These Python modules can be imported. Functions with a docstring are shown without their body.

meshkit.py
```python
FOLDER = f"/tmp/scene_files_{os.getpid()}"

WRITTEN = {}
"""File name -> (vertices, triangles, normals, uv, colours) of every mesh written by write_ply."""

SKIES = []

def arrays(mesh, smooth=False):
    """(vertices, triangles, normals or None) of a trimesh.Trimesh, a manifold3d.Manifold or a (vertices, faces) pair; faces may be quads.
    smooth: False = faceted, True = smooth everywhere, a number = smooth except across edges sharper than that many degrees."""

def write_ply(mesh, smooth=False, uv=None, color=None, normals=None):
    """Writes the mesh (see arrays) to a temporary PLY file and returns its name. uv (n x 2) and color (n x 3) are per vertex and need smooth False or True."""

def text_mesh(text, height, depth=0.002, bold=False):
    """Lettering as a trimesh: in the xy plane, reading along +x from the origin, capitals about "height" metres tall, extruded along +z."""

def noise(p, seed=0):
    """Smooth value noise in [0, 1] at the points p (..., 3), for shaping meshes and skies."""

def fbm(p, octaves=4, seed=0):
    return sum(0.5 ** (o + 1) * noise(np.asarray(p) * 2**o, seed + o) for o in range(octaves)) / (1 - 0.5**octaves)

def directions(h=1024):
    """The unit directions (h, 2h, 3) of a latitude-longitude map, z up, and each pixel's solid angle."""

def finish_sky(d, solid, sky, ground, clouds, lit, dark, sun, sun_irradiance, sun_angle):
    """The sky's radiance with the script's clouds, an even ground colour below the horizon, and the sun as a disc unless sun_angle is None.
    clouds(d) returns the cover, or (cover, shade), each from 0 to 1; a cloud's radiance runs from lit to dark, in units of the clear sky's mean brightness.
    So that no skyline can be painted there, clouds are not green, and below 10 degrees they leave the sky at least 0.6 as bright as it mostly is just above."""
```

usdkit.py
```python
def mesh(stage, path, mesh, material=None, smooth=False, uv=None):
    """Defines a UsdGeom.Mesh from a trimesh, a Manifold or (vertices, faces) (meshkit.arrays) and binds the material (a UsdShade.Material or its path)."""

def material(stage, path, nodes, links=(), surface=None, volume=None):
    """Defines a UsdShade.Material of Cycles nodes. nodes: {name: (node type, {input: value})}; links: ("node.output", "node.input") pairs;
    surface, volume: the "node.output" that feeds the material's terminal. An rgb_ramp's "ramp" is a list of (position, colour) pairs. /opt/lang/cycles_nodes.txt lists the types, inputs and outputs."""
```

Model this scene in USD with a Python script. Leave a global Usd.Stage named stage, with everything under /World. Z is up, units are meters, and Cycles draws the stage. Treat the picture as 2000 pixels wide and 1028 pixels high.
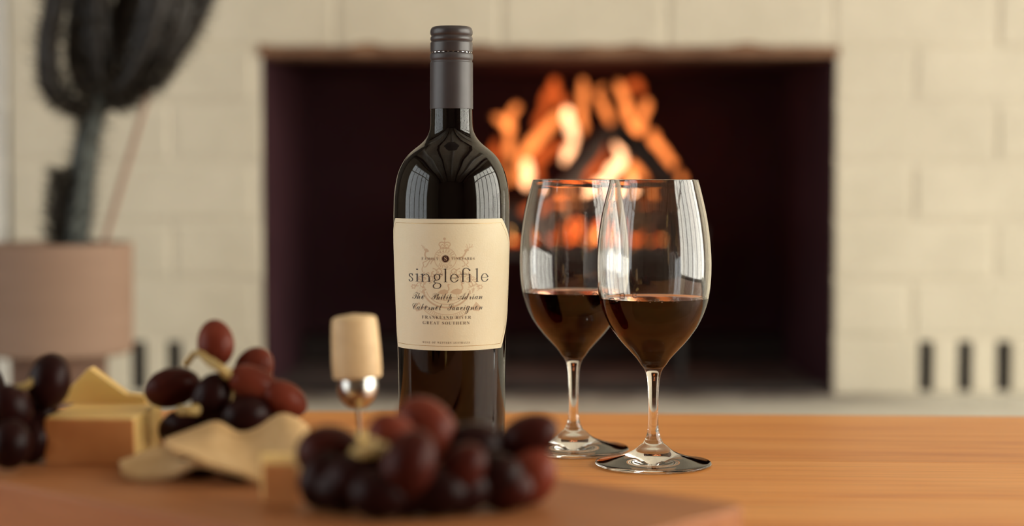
import math, json, random
import numpy as np, trimesh, manifold3d, usdkit, meshkit
from shapely.geometry import Polygon, LineString, Point, box as sbox
from shapely import affinity, union_all
from pxr import Usd, UsdGeom, UsdLux, UsdShade, Gf, Sdf

random.seed(7)
RNG = np.random.default_rng(11)
stage = Usd.Stage.CreateInMemory()
UsdGeom.SetStageUpAxis(stage, 'Z')
UsdGeom.SetStageMetersPerUnit(stage, 1.0)
UsdGeom.Xform.Define(stage, '/World')
UsdGeom.Scope.Define(stage, '/World/Looks')

# ---------------------------------------------------------------- camera
FPX, EYE, PITCH = 3400.0, 0.656, math.radians(2.846)
cam = UsdGeom.Camera.Define(stage, '/World/camera')
cam.AddTranslateOp().Set(Gf.Vec3d(0, 0, EYE))
cam.AddRotateXOp().Set(90 - math.degrees(PITCH))
cam.CreateHorizontalApertureAttr(36.0)
cam.CreateVerticalApertureAttr(36.0 * 1028 / 2000)
cam.CreateFocalLengthAttr(36.0 * FPX / 2000)
cam.CreateFStopAttr(2.7)
cam.CreateFocusDistanceAttr(1.222)
cam.CreateClippingRangeAttr(Gf.Vec2f(0.02, 100))
cam.CreateExposureAttr(0.28)

# ---------------------------------------------------------------- daylight through the room's windows (one area light just outside each)
def window_light(name, loc, rot, w, h, power, color):
    l = UsdLux.RectLight.Define(stage, '/World/' + name)
    l.AddTranslateOp().Set(Gf.Vec3d(*loc))
    if rot[0]: l.AddRotateXOp().Set(rot[0])
    if rot[1]: l.AddRotateYOp().Set(rot[1])
    l.CreateWidthAttr(w); l.CreateHeightAttr(h)
    l.CreateIntensityAttr(power); l.CreateColorAttr(Gf.Vec3f(*color))
DAY = (1.0, 0.94, 0.79)
LWIN, RWIN = (-0.80, 1.70, 0.25, 2.25), (-0.80, 2.35, 0.25, 2.25)       # y0, y1, z0, z1
window_light('daylight_left', (-2.36, (LWIN[0]+LWIN[1])/2, 1.25), (0, -90), 2.0, LWIN[1]-LWIN[0], 1.45, (0.93, 0.96, 0.92))
window_light('daylight_right', (2.56, (RWIN[0]+RWIN[1])/2, 1.25), (0, 90), 2.0, RWIN[1]-RWIN[0], 5.1, DAY)
dome = UsdLux.DomeLight.Define(stage, '/World/sky')
dome.CreateIntensityAttr(0.25); dome.CreateColorAttr(Gf.Vec3f(0.9, 0.95, 1.0))

# ---------------------------------------------------------------- pixel -> world (the picture taken as 2000 x 1028)
def ray(px, py):
    xc, yc = (px - 1000) / FPX, (514 - py) / FPX
    c, s = math.cos(PITCH), math.sin(PITCH)
    return np.array([xc, c + yc * s, -s + yc * c])
def at(px, py, Y):
    d = ray(px, py); return d * (Y / d[1]) + [0, 0, EYE]
def on(px, py, z):
    d = ray(px, py); return d * ((z - EYE) / d[2]) + [0, 0, EYE]

# ---------------------------------------------------------------- helpers
used = set()
def free(path):
    p, k = path, 1
    while p in used:
        p = '%s_%03d' % (path, k); k += 1
    used.add(p); return p
ORIGIN = {}
def tag(prim, label=None, cat=None, group=None, kind=None):
    for k, v in (('label', label), ('category', cat), ('group', group), ('kind', kind)):
        if v: prim.SetCustomDataByKey(k, v)
    return prim
def thing(name, loc, label=None, cat=None, group=None, kind=None):
    p = free('/World/' + name)
    x = UsdGeom.Xform.Define(stage, p); x.AddTranslateOp().Set(Gf.Vec3d(*map(float, loc)))
    ORIGIN[p] = np.asarray(loc, float)
    return tag(x.GetPrim(), label, cat, group, kind)
def put(name, mesh, mat, parent=None, smooth=35, label=None, cat=None, group=None, kind=None):
    """mesh in world coordinates; becomes one Mesh prim under parent (or /World)."""
    base = str(parent.GetPath()) if parent is not None else '/World'
    p = free(base + '/' + name)
    v, f, n = meshkit.arrays(mesh, False)
    o = ORIGIN.get(base, np.zeros(3))
    if parent is None:
        o = np.array([v[:, 0].mean(), v[:, 1].mean(), v[:, 2].min()])
    m = usdkit.mesh(stage, p, trimesh.Trimesh(v - o, f, process=False), mat, smooth=smooth)
    if parent is None:
        m.AddTranslateOp().Set(Gf.Vec3d(*map(float, o)))
    ORIGIN[p] = o
    return tag(m.GetPrim(), label, cat, group, kind)
def cat(*ms):
    return trimesh.util.concatenate([m for m in ms])
def block(x0, x1, y0, y1, z0, z1, c=0.0):
    if c <= 0:
        m = trimesh.creation.box([x1-x0, y1-y0, z1-z0])
    else:
        h = np.array([x1-x0, y1-y0, z1-z0]) / 2
        pts = []
        for s in np.ndindex(2, 2, 2):
            sg = np.array(s) * 2 - 1
            for k in range(3):
                q = h - c; q[k] = h[k]; pts.append(q * sg)
        m = trimesh.convex.convex_hull(np.array(pts))
    m.apply_translation([(x0+x1)/2, (y0+y1)/2, (z0+z1)/2]); return m
def spline(pts, n):
    """Catmull-Rom through pts (k x d) -> n x d."""
    P = np.asarray(pts, float); k = len(P)
    Q = np.vstack([2*P[0]-P[1], P, 2*P[-1]-P[-2]])
    t = np.linspace(0, k-1, n); i = np.minimum(t.astype(int), k-2); u = (t - i)[:, None]
    a, b, c, d = Q[i], Q[i+1], Q[i+2], Q[i+3]
    return 0.5*((2*b) + (c-a)*u + (2*a-5*b+4*c-d)*u**2 + (3*b-a-3*c+d)*u**3)
def lathe(profile, seg=96, center=(0, 0, 0), scale=(1, 1)):
    """profile: (r, z), listed so that the surface's outside is on its right going up. r = 0 closes."""
    pr = np.asarray(profile, float)
    a = np.linspace(0, 2*np.pi, seg, endpoint=False)
    V, rows = [], []
    for r, z in pr:
        if r < 1e-7:
            rows.append([len(V)]*seg); V.append([0, 0, z])
        else:
            rows.append(list(range(len(V), len(V)+seg)))
            V += [[r*math.cos(t)*scale[0], r*math.sin(t)*scale[1], z] for t in a]
    F = []
    for A, B in zip(rows[:-1], rows[1:]):
        for k in range(seg):
            k2 = (k+1) % seg
            for tri in ((A[k], A[k2], B[k2]), (A[k], B[k2], B[k])):
                if len(set(tri)) == 3: F.append(tri)
    m = trimesh.Trimesh(np.array(V), np.array(F), process=False)
    m.apply_translation(center); return m
def tube(path, radii, n=24, seg=14, flat=1.0, lobes=0, lobe=0.0, twist=0.0, cap=0.5):
    """closed tapering tube along a smooth path; lobes: ribs round the section; flat: squash along world y."""
    P = spline(path, n); R = spline(np.asarray(radii, float)[:, None], n)[:, 0] if len(radii) > 1 else np.full(n, radii[0])
    T = np.gradient(P, axis=0); T /= np.linalg.norm(T, axis=1, keepdims=True)
    up = np.array([0, 1.0, 0]) if abs(T[0][1]) < 0.9 else np.array([1.0, 0, 0])
    V = []
    for k in range(n):
        up = up - T[k]*np.dot(up, T[k]); up /= np.linalg.norm(up)
        s = np.cross(T[k], up)
        for j in range(seg):
            a = 2*np.pi*j/seg
            r = R[k]*(1 + lobe*math.cos(lobes*a + twist*k)) if lobes else R[k]
            V.append(P[k] + r*(math.cos(a)*s + math.sin(a)*up*flat))
    V = np.array(V); F = []
    for k in range(n-1):
        for j in range(seg):
            a, b = k*seg+j, k*seg+(j+1) % seg; c, d = a+seg, b+seg
            F += [(a, b, d), (a, d, c)]
    i0 = len(V); V = np.vstack([V, P[0]-T[0]*R[0]*cap, P[-1]+T[-1]*R[-1]*cap])
    for j in range(seg):
        F += [(i0, (j+1) % seg, j), (i0+1, (n-1)*seg+j, (n-1)*seg+(j+1) % seg)]
    m = trimesh.Trimesh(V, np.array(F), process=False)
    if m.volume < 0: m.invert()
    return m
def rotz(m, deg, about):
    m.apply_transform(trimesh.transformations.rotation_matrix(math.radians(deg), [0, 0, 1], about)); return m
def extrude_y(poly, y0, y1):
    """polygon in (x, z) extruded from y0 to y1."""
    m = trimesh.creation.extrude_polygon(poly, y1-y0, engine='earcut')
    v = m.vertices.copy(); m.vertices = np.stack([v[:, 0], y1 - v[:, 2], v[:, 1]], 1)
    if m.volume < 0: m.invert()
    return m

# ---------------------------------------------------------------- materials
def mat(name, nodes, links, surface='p.BSDF', volume=None):
    return usdkit.material(stage, '/World/Looks/' + name, nodes, links, surface=surface, volume=volume)
def lin(*c):
    return tuple(((x/255+0.055)/1.055)**2.4 if x/255 > 0.04045 else x/255/12.92 for x in c)
def plain(name, color, rough=0.5, metal=0.0, **kw):
    return mat(name, {'p': ('principled_bsdf', dict(base_color=color, roughness=rough, metallic=metal, **kw))}, [])
def speckled(name, c1, c2, scale=20, rough=0.6, bump=0.0, bscale=None, stretch=(1, 1, 1), detail=4, lo=0.35, hi=0.65, vary=0.0, rot=0.0, **kw):
    """noise between two colours, in world space, with fine bump; vary: per-object brightness change."""
    nodes = {'g': ('geometry', {}), 'm': ('mapping', dict(scale=stretch, rotation=(0, 0, rot))), 'n': ('noise_texture', dict(scale=scale, detail=detail, roughness=0.6)),
             'r': ('rgb_ramp', dict(ramp=[(lo, c1), (hi, c2)])), 'p': ('principled_bsdf', dict(roughness=rough, **kw))}
    links = [('g.position', 'm.vector'), ('m.vector', 'n.vector'), ('n.fac', 'r.fac')]
    out = 'r.color'
    if vary:
        nodes.update(o=('object_info', {}), mr=('map_range', dict(to_min=1-vary, to_max=1+vary)), h=('hsv', {}))
        links += [('o.random', 'mr.value'), ('mr.result', 'h.value'), ('r.color', 'h.color')]; out = 'h.color'
    links.append((out, 'p.base_color'))
    if bump:
        nodes.update(n2=('noise_texture', dict(scale=bscale or scale*4, detail=3)), b=('bump', dict(strength=1.0, distance=bump)))
        links += [('m.vector', 'n2.vector'), ('n2.fac', 'b.height'), ('b.normal', 'p.normal')]
    return mat(name, nodes, links)
def wood(name, c1, c2, c3, rot, rough=0.35, grain=9.0, along=1.2, vary=0.08, fine=1.0):
    """long grain along local x after turning by rot; each plank takes its own piece of the pattern."""
    nodes = {'g': ('geometry', {}), 'o': ('object_info', {}), 'mu': ('vector_math', dict(math_type='multiply_add', vector2=(1, 1, 1))),
             'sc': ('vector_math', dict(math_type='scale', vector1=(3.0, 5.0, 7.0))),
             'm': ('mapping', dict(rotation=(0, 0, rot), scale=(1, 1, 1))), 'm2': ('mapping', dict(scale=(along, grain, grain))),
             'm3': ('mapping', dict(scale=(along*1.6, grain*16, grain*16))),
             'n': ('noise_texture', dict(scale=2.2, detail=5, roughness=0.55, distortion=0.8)), 'n2': ('noise_texture', dict(scale=2.0, detail=4, roughness=0.65)),
             'r': ('rgb_ramp', dict(ramp=[(0.25, c1), (0.5, c2), (0.75, c3)])), 'r2': ('rgb_ramp', dict(ramp=[(0.30, (0.72, 0.66, 0.60)), (0.52, (1, 1, 1))])),
             'x': ('mix_color', dict(blend_type='multiply', fac=0.75*fine)), 'mr': ('map_range', dict(to_min=1-vary, to_max=1+vary)), 'h': ('hsv', {}),
             'b': ('bump', dict(strength=0.5, distance=0.0004)), 'p': ('principled_bsdf', dict(roughness=rough, specular_ior_level=0.25))}
    links = [('o.random', 'sc.scale'), ('g.position', 'm.vector'), ('m.vector', 'mu.vector1'), ('sc.vector', 'mu.vector3'), ('mu.vector', 'm2.vector'), ('mu.vector', 'm3.vector'),
             ('m2.vector', 'n.vector'), ('m3.vector', 'n2.vector'), ('n.fac', 'r.fac'), ('n2.fac', 'r2.fac'), ('r.color', 'x.a'), ('r2.color', 'x.b'),
             ('o.random', 'mr.value'), ('mr.result', 'h.value'), ('x.result', 'h.color'), ('h.color', 'p.base_color'), ('n2.fac', 'b.height'), ('b.normal', 'p.normal')]
    return mat(name, nodes, links)

TABLE_ROT, BOARD_ROT = math.radians(-3.1), math.radians(-39.2)
M = {}
M['brick'] = speckled('painted_brick', (0.69, 0.63, 0.50), (0.77, 0.705, 0.565), scale=9, rough=0.55, bump=0.0012, bscale=120, vary=0.02)
M['mortar'] = speckled('painted_mortar', (0.68, 0.62, 0.50), (0.76, 0.695, 0.56), scale=14, rough=0.7, bump=0.001, bscale=150)
M['plaster'] = speckled('plaster', (0.34, 0.28, 0.22), (0.38, 0.32, 0.25), scale=5, rough=0.8)
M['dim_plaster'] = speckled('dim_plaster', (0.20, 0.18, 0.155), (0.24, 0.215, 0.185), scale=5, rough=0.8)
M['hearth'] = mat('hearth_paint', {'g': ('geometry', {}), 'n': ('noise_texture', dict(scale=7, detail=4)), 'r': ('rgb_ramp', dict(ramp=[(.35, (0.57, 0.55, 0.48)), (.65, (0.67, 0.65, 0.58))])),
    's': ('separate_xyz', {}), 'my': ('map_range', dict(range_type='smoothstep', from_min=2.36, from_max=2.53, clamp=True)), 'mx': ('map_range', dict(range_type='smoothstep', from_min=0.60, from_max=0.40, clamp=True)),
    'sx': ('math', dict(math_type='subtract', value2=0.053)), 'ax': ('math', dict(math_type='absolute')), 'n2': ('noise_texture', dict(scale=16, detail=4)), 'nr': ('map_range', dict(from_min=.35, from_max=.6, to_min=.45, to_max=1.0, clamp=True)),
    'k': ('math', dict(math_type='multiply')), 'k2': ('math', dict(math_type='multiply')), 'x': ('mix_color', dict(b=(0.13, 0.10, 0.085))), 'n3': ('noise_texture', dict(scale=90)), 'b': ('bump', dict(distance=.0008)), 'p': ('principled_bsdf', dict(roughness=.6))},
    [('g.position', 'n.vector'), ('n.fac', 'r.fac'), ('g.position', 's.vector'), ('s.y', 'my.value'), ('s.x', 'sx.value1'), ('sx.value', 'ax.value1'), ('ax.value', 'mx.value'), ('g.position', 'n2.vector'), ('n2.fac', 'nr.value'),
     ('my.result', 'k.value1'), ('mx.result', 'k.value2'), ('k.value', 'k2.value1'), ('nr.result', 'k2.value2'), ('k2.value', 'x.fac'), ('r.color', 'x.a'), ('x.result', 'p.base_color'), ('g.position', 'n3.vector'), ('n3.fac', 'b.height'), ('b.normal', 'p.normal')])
M['ash'] = speckled('ashy_floor', (0.045, 0.032, 0.033), (0.14, 0.11, 0.10), scale=14, rough=0.95, bump=0.002)
M['soot'] = speckled('sooty_steel', (0.042, 0.018, 0.024), (0.056, 0.024, 0.031), scale=6, rough=0.85, bump=0.0008, bscale=60, specular_ior_level=0.08)
M['iron'] = speckled('grate_iron', (0.012, 0.008, 0.008), (0.025, 0.016, 0.014), scale=30, rough=0.6, bump=0.0006)
M['rust'] = speckled('rusty_steel', (0.16, 0.075, 0.04), (0.28, 0.15, 0.085), scale=18, rough=0.8, bump=0.001)
M['black'] = plain('cavity_black', (0.006, 0.003, 0.003), 0.9)
M['timber_dark'] = speckled('dark_timber', (0.035, 0.020, 0.015), (0.06, 0.036, 0.027), scale=6, stretch=(1, 8, 8), rough=0.6)
M['ceiling'] = speckled('ceiling_boards', (0.68, 0.60, 0.50), (0.76, 0.68, 0.57), scale=4, stretch=(8, 1, 1), rough=0.6, vary=0.1)
M['white_paint'] = plain('white_frame_paint', (0.75, 0.73, 0.68), 0.4)
M['floor'] = speckled('floor_timber', (0.16, 0.09, 0.05), (0.24, 0.14, 0.08), scale=5, stretch=(8, 1, 1), rough=0.45)
M['table'] = wood('table_wood', (0.62, 0.21, 0.050), (0.75, 0.305, 0.080), (0.82, 0.375, 0.115), -TABLE_ROT, rough=0.42, vary=0.03)
M['board'] = wood('board_wood', (0.33, 0.12, 0.043), (0.41, 0.16, 0.058), (0.48, 0.20, 0.078), -BOARD_ROT, rough=0.5, vary=0.0)
M['leaf'] = speckled('garden_leaf', (0.03, 0.05, 0.02), (0.07, 0.10, 0.04), scale=8, rough=0.6)

M['rear_wall'] = speckled('rear_wall_paint', (0.20, 0.15, 0.115), (0.24, 0.185, 0.14), scale=5, rough=0.8)
# ================================================================ THE ROOM
YW = 2.54                                             # face of the fireplace wall
def wx(px): return float(at(px, 514, YW)[0])
def wz(py): return float(at(1000, py, YW)[2])
HZ = 0.337                                            # top of the raised hearth
X0, X1 = wx(22), 2.40                                 # chimney breast: left corner, room's right wall
OX0, OX1, OZ0, OZ1 = wx(513), wx(1630), HZ, wz(93)    # fire opening
RX0, RX1, RY0, RY1, RZ = -2.2, 2.4, -3.5, 3.0, 2.6
PITCHZ, JOINT = 0.086, 0.008
vents = [wx(p) for p in (1811, 1887, 1963, 338, 268)]
VW = 0.021
z0, z1 = HZ + 0.004, HZ + PITCHZ - JOINT
shape = sbox(X0, 0.0, X1, RZ).difference(sbox(OX0, OZ0 - 0.02, OX1, OZ1))
for v in vents:
    shape = shape.difference(sbox(v - VW/2, z0, v + VW/2, z1))
wall = thing('wall_back', (0, YW, 0), 'white painted brick chimney breast around the fire opening', kind='structure')
put('wall_core', extrude_y(shape, YW + 0.0022, YW + 0.11), M['mortar'], wall, smooth=False)
put('vent_cavity', cat(*[block(v - VW/2 + .0002, v + VW/2 - .0002, YW + .004, YW + .109, z0 + .0002, z1 - .0002) for v in vents]), M['black'], wall, smooth=False, label='dark hollow behind the vent slots')
rb = random.Random(5)
def brick(xa, xb, za, zb):
    if xb - xa < 0.012: return
    d = rb.uniform(-.0007, .0007)
    m = block(xa, xb, YW + d, YW + 0.022, za, zb, 0.0028)
    put('brick', m, M['brick'], wall, smooth=False)
for k in range(11):
    za, zb = HZ + k*PITCHZ, HZ + (k+1)*PITCHZ - JOINT
    if k == 6: za = OZ1 + 0.002
    cuts = []
    x = X0 - (0.12 if k % 2 else 0.0)
    while x < 1.32:
        cuts.append((max(x, X0), x + 0.24 - JOINT)); x += 0.24
    holes = [(OX0, OX1)] if k < 6 else []
    for a, b in cuts:
        segs = [(a, b)]
        if k == 0:
            for v in vents:
                segs = [s for (p, q) in segs for s in ((p, min(q, v - VW/2)), (max(p, v + VW/2), q)) if s[1] - s[0] > 0.004]
        for h0, h1 in holes:
            segs = [s for (p, q) in segs for s in ((p, min(q, h0)), (max(p, h1), q)) if s[1] - s[0] > 0.004]
        for p, q in segs: brick(p, q, za, zb)
# white corner strip and the recess beside the chimney breast
strip = [(X0 - 0.016 + 0.0035*math.sin(9*z) , z) for z in np.linspace(HZ, 1.5, 40)]
put('trim_1', cat(tube([(x, YW + 0.012, z) for x, z in strip], [0.0125], n=60, seg=12)), M['white_paint'], kind='structure', label='white painted bead down the left corner of the chimney breast')
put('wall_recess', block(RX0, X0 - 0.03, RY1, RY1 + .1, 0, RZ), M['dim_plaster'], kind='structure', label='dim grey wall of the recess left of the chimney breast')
put('wall_return', block(X0 - 0.002, X0 + .02, YW + .111, RY1, 0, RZ), M['plaster'], kind='structure')
# lintel
teeth = [(OX0 - .004, OZ1 + .003)]
rl = random.Random(3)
xs = np.linspace(OX0 - .004, OX1 + .004, 60)
top = [(x, OZ1 + .0015 + (0.006*max(0, math.sin(x*23)*math.sin(x*57+1)) )) for x in xs]
lint = Polygon([(OX0 - .004, OZ1 - .0125), (OX1 + .004, OZ1 - .0125)] + top[::-1])
put('lintel', extrude_y(lint, YW - .0015, YW + .10), M['rust'], smooth=False, label='rust brown steel lintel bar over the fire opening', cat='lintel')
# hearth slab
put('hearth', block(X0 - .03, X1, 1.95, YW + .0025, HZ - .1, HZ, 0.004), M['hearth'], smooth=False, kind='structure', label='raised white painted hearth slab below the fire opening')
put('hearth_plinth', block(X0 - .01, X1, 2.02, YW, 0.0, HZ - .1), M['plaster'], smooth=False, kind='structure')
# room box
put('floor', block(RX0 - .1, RX1 + .1, RY0 - .1, RY1 + .1, -.1, 0), M['floor'], kind='structure', smooth=False)
ceil = thing('ceiling', (0, 0, RZ), 'brown boarded ceiling with dark beams', kind='structure')
put('ceiling_board', block(RX0 - .1, RX1 + .1, RY0 - .1, RY1 + .1, RZ, RZ + .05), M['ceiling'], ceil, smooth=False)
for k in range(7):
    x = -1.9 + k*0.65
    put('beam', block(x - .035, x + .035, RY0, RY1, RZ - .12, RZ - .001), M['white_paint'] if k % 2 else M['timber_dark'], ceil, smooth=False)
def frame_yz(x, y0, y1, z0, z1, n, rail, t=.05, w=.05):
    ms = [block(x - t/2, x + t/2, y0, y1, z0, z0 + w), block(x - t/2, x + t/2, y0, y1, z1 - w, z1)]
    for k in range(n + 1):
        yy = y0 + (y1 - y0)*k/n
        yy = min(max(yy, y0 + w/2), y1 - w/2)
        ms.append(block(x - t/2, x + t/2, yy - w/2, yy + w/2, z0 + w, z1 - w))
    for r in rail: ms.append(block(x - t/2.2, x + t/2.2, y0 + w, y1 - w, r - w/2, r + w/2))
    return cat(*ms)
def side_wall(name, x, xo, win, n):
    y0, y1, a, b = win
    poly = sbox(RY0 - .1, 0, RY1 + .1, RZ).difference(sbox(y0, a, y1, b))
    m = extrude_y(poly, min(x, xo), max(x, xo)); v = m.vertices.copy()
    m.vertices = np.stack([v[:, 1], v[:, 0], v[:, 2]], 1); m.invert()
    put(name, m, M['plaster'], kind='structure', smooth=False)
side_wall('wall_left', RX0, RX0 - .1, LWIN, 3)
side_wall('wall_right', RX1, RX1 + .1, RWIN, 3)
w = thing('window_1', (RX0 - .05, LWIN[0], LWIN[2]), 'white framed tall window in the left wall', kind='structure')
put('window_frame', frame_yz(RX0 - .05, *LWIN, 5, [1.75]), M['white_paint'], w, smooth=False)
w = thing('window_2', (RX1 + .05, RWIN[0], RWIN[2]), 'white framed tall window in the right wall', kind='structure')
put('window_frame', frame_yz(RX1 + .05, *RWIN, 6, [1.75]), M['white_paint'], w, smooth=False)
poly = sbox(RX0 - .1, 0, RX1 + .1, RZ)
put('wall_rear', extrude_y(poly, RY0 - .1, RY0), M['rear_wall'], kind='structure', smooth=False)

# ================================================================ THE FIREPLACE
FD = 0.52                                              # depth of the firebox
fb = thing('firebox', (0, YW, HZ), 'soot black steel firebox lining the fire opening', kind='structure')
e = .004
put('side_panel', block(OX0 - .03, OX0 + e, YW + .004, YW + FD, HZ, OZ1 - .013), M['soot'], fb, smooth=False)
put('side_panel', block(OX1 - e, OX1 + .03, YW + .004, YW + FD, HZ, OZ1 - .013), M['soot'], fb, smooth=False)
put('back_panel', block(OX0 - .03, OX1 + .03, YW + FD, YW + FD + .02, HZ, OZ1 + .15), M['soot'], fb, smooth=False)
put('top_panel', block(OX0 - .03, OX1 + .03, YW + .102, YW + FD, OZ1 - .012, OZ1 + .01), M['soot'], fb, smooth=False)
put('base_panel', block(OX0 - .03, OX1 + .03, YW + .003, YW + FD, HZ - .02, HZ + .002), M['ash'], fb, smooth=False)
put('rear_ledge', block(OX0 + e, OX1 - e, YW + FD - .10, YW + FD, HZ + .002, HZ + .045, .003), M['iron'], fb, smooth=False)
put('front_lip', block(OX0 + e, OX1 - e, YW + .010, YW + .026, HZ + .002, HZ + .014, .003), M['iron'], fb, smooth=False)
# ash on the floor of the fire
YF = 2.80
def fl(u, v, Y=YF): return at(900 + u/2.706, 100 + v/2.706, Y)
gz = HZ + 0.212
fx = [fl(u, 900)[0] for u in (90, 1230)]
gr = thing('fire_grate', ((fx[0]+fx[1])/2, YF, HZ), 'black iron grate on legs holding the burning logs', 'fire grate')
for k in range(9):
    x = fx[0] + (fx[1]-fx[0])*k/8
    put('bar', tube([(x, YF - .13, gz + .03), (x, YF - .10, gz), (x, YF + .12, gz), (x, YF + .15, gz + .05)], [.007], n=20, seg=8), M['iron'], gr)
for y in (YF - .10, YF + .12):
    put('cross_bar', block(fx[0] - .01, fx[1] + .01, y - .008, y + .008, gz - .020, gz - .006), M['iron'], gr, smooth=False)
for x in (fx[0] + .03, fx[1] - .03):
    for y in (YF - .10, YF + .12):
        put('leg', tube([(x, y, HZ + .003), (x, y, HZ + .08), (x, y, gz - .012)], [.009, .007, .007], n=8, seg=8), M['iron'], gr)
# logs
M['bark'] = speckled('charred_log', (0.010, 0.006, 0.005), (0.06, 0.042, 0.036), scale=30, stretch=(1, 1, 1), rough=0.85, bump=0.002, lo=.4, hi=.7)
M['ash_log'] = speckled('ashen_log', (0.05, 0.034, 0.028), (0.16, 0.12, 0.10), scale=34, rough=0.9, bump=0.002)
M['ember'] = mat('glowing_ember', {'g': ('geometry', {}), 'n': ('noise_texture', dict(scale=38, detail=3)), 'r': ('rgb_ramp', dict(ramp=[(.42, (0.01, 0.0, 0.0)), (.56, (0.9, 0.12, 0.015)), (.68, (1.0, 0.45, 0.12))])),
     'p': ('principled_bsdf', dict(base_color=(.02, .01, .01), roughness=.9, emission_strength=2.2))}, [('g.position', 'n.vector'), ('n.fac', 'r.fac'), ('r.color', 'p.emission_color')])
def log(pts, radii, m, label, seed):
    t = tube(pts, radii, n=40, seg=22, lobes=5, lobe=.07, twist=.06)
    v = np.array(t.vertices); nrm = t.vertex_normals
    t.vertices = v + nrm*((meshkit.fbm(v*45, 3, seed) - .5)*.010)[:, None]
    return put('log', t, m, label=label, cat='log')
log([fl(455, 880, 2.755), fl(585, 690, 2.76), fl(690, 540, 2.77), fl(790, 415, 2.79)], [.0145, .0135, .0125, .011], M['ash_log'], 'ashen grey log leaning up to the right in the middle of the fire', 1)
log([fl(1180, 860, 2.765), fl(1090, 690, 2.77), fl(960, 545, 2.78), fl(820, 400, 2.80)], [.0165, .0165, .0175, .014], M['bark'], 'charred dark log leaning up to the left in the fire', 2)
base_z = gz + .008
for (ua, ub, y, r, s, lab) in ((210, 1140, YF - .055, .026, 3, 'thick charred log lying along the front of the grate'), (240, 1100, YF + .035, .030, 4, 'thick charred log lying along the back of the grate')):
    a, b = fl(ua, 900)[0], fl(ub, 900)[0]
    log([(a, y, base_z + r), ((a+b)/2, y + .006, base_z + r + .002), (b, y - .004, base_z + r)], [r, r*1.06, r*.95], M['bark'], lab, s)
em = thing('ember_bed', ((fx[0]+fx[1])/2, YF, gz + .01), 'bed of glowing orange embers under the logs', 'embers', kind='stuff')
re_ = random.Random(8)
lumps = []
for k in range(46):
    c = np.array([re_.uniform(fx[0] + .04, fx[1] - .04), re_.uniform(YF - .085, YF + .09), gz + re_.uniform(.012, .030)])
    s = trimesh.creation.icosphere(2, re_.uniform(.012, .022)); v = s.vertices
    s.vertices = v*(1 + .45*(meshkit.noise(v*110 + k*3.1, k) - .5))[:, None]; s.apply_scale(1.0); s.apply_translation(c); lumps.append(s)
put('ember', cat(*lumps), M['ember'], em, kind='stuff')
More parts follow.
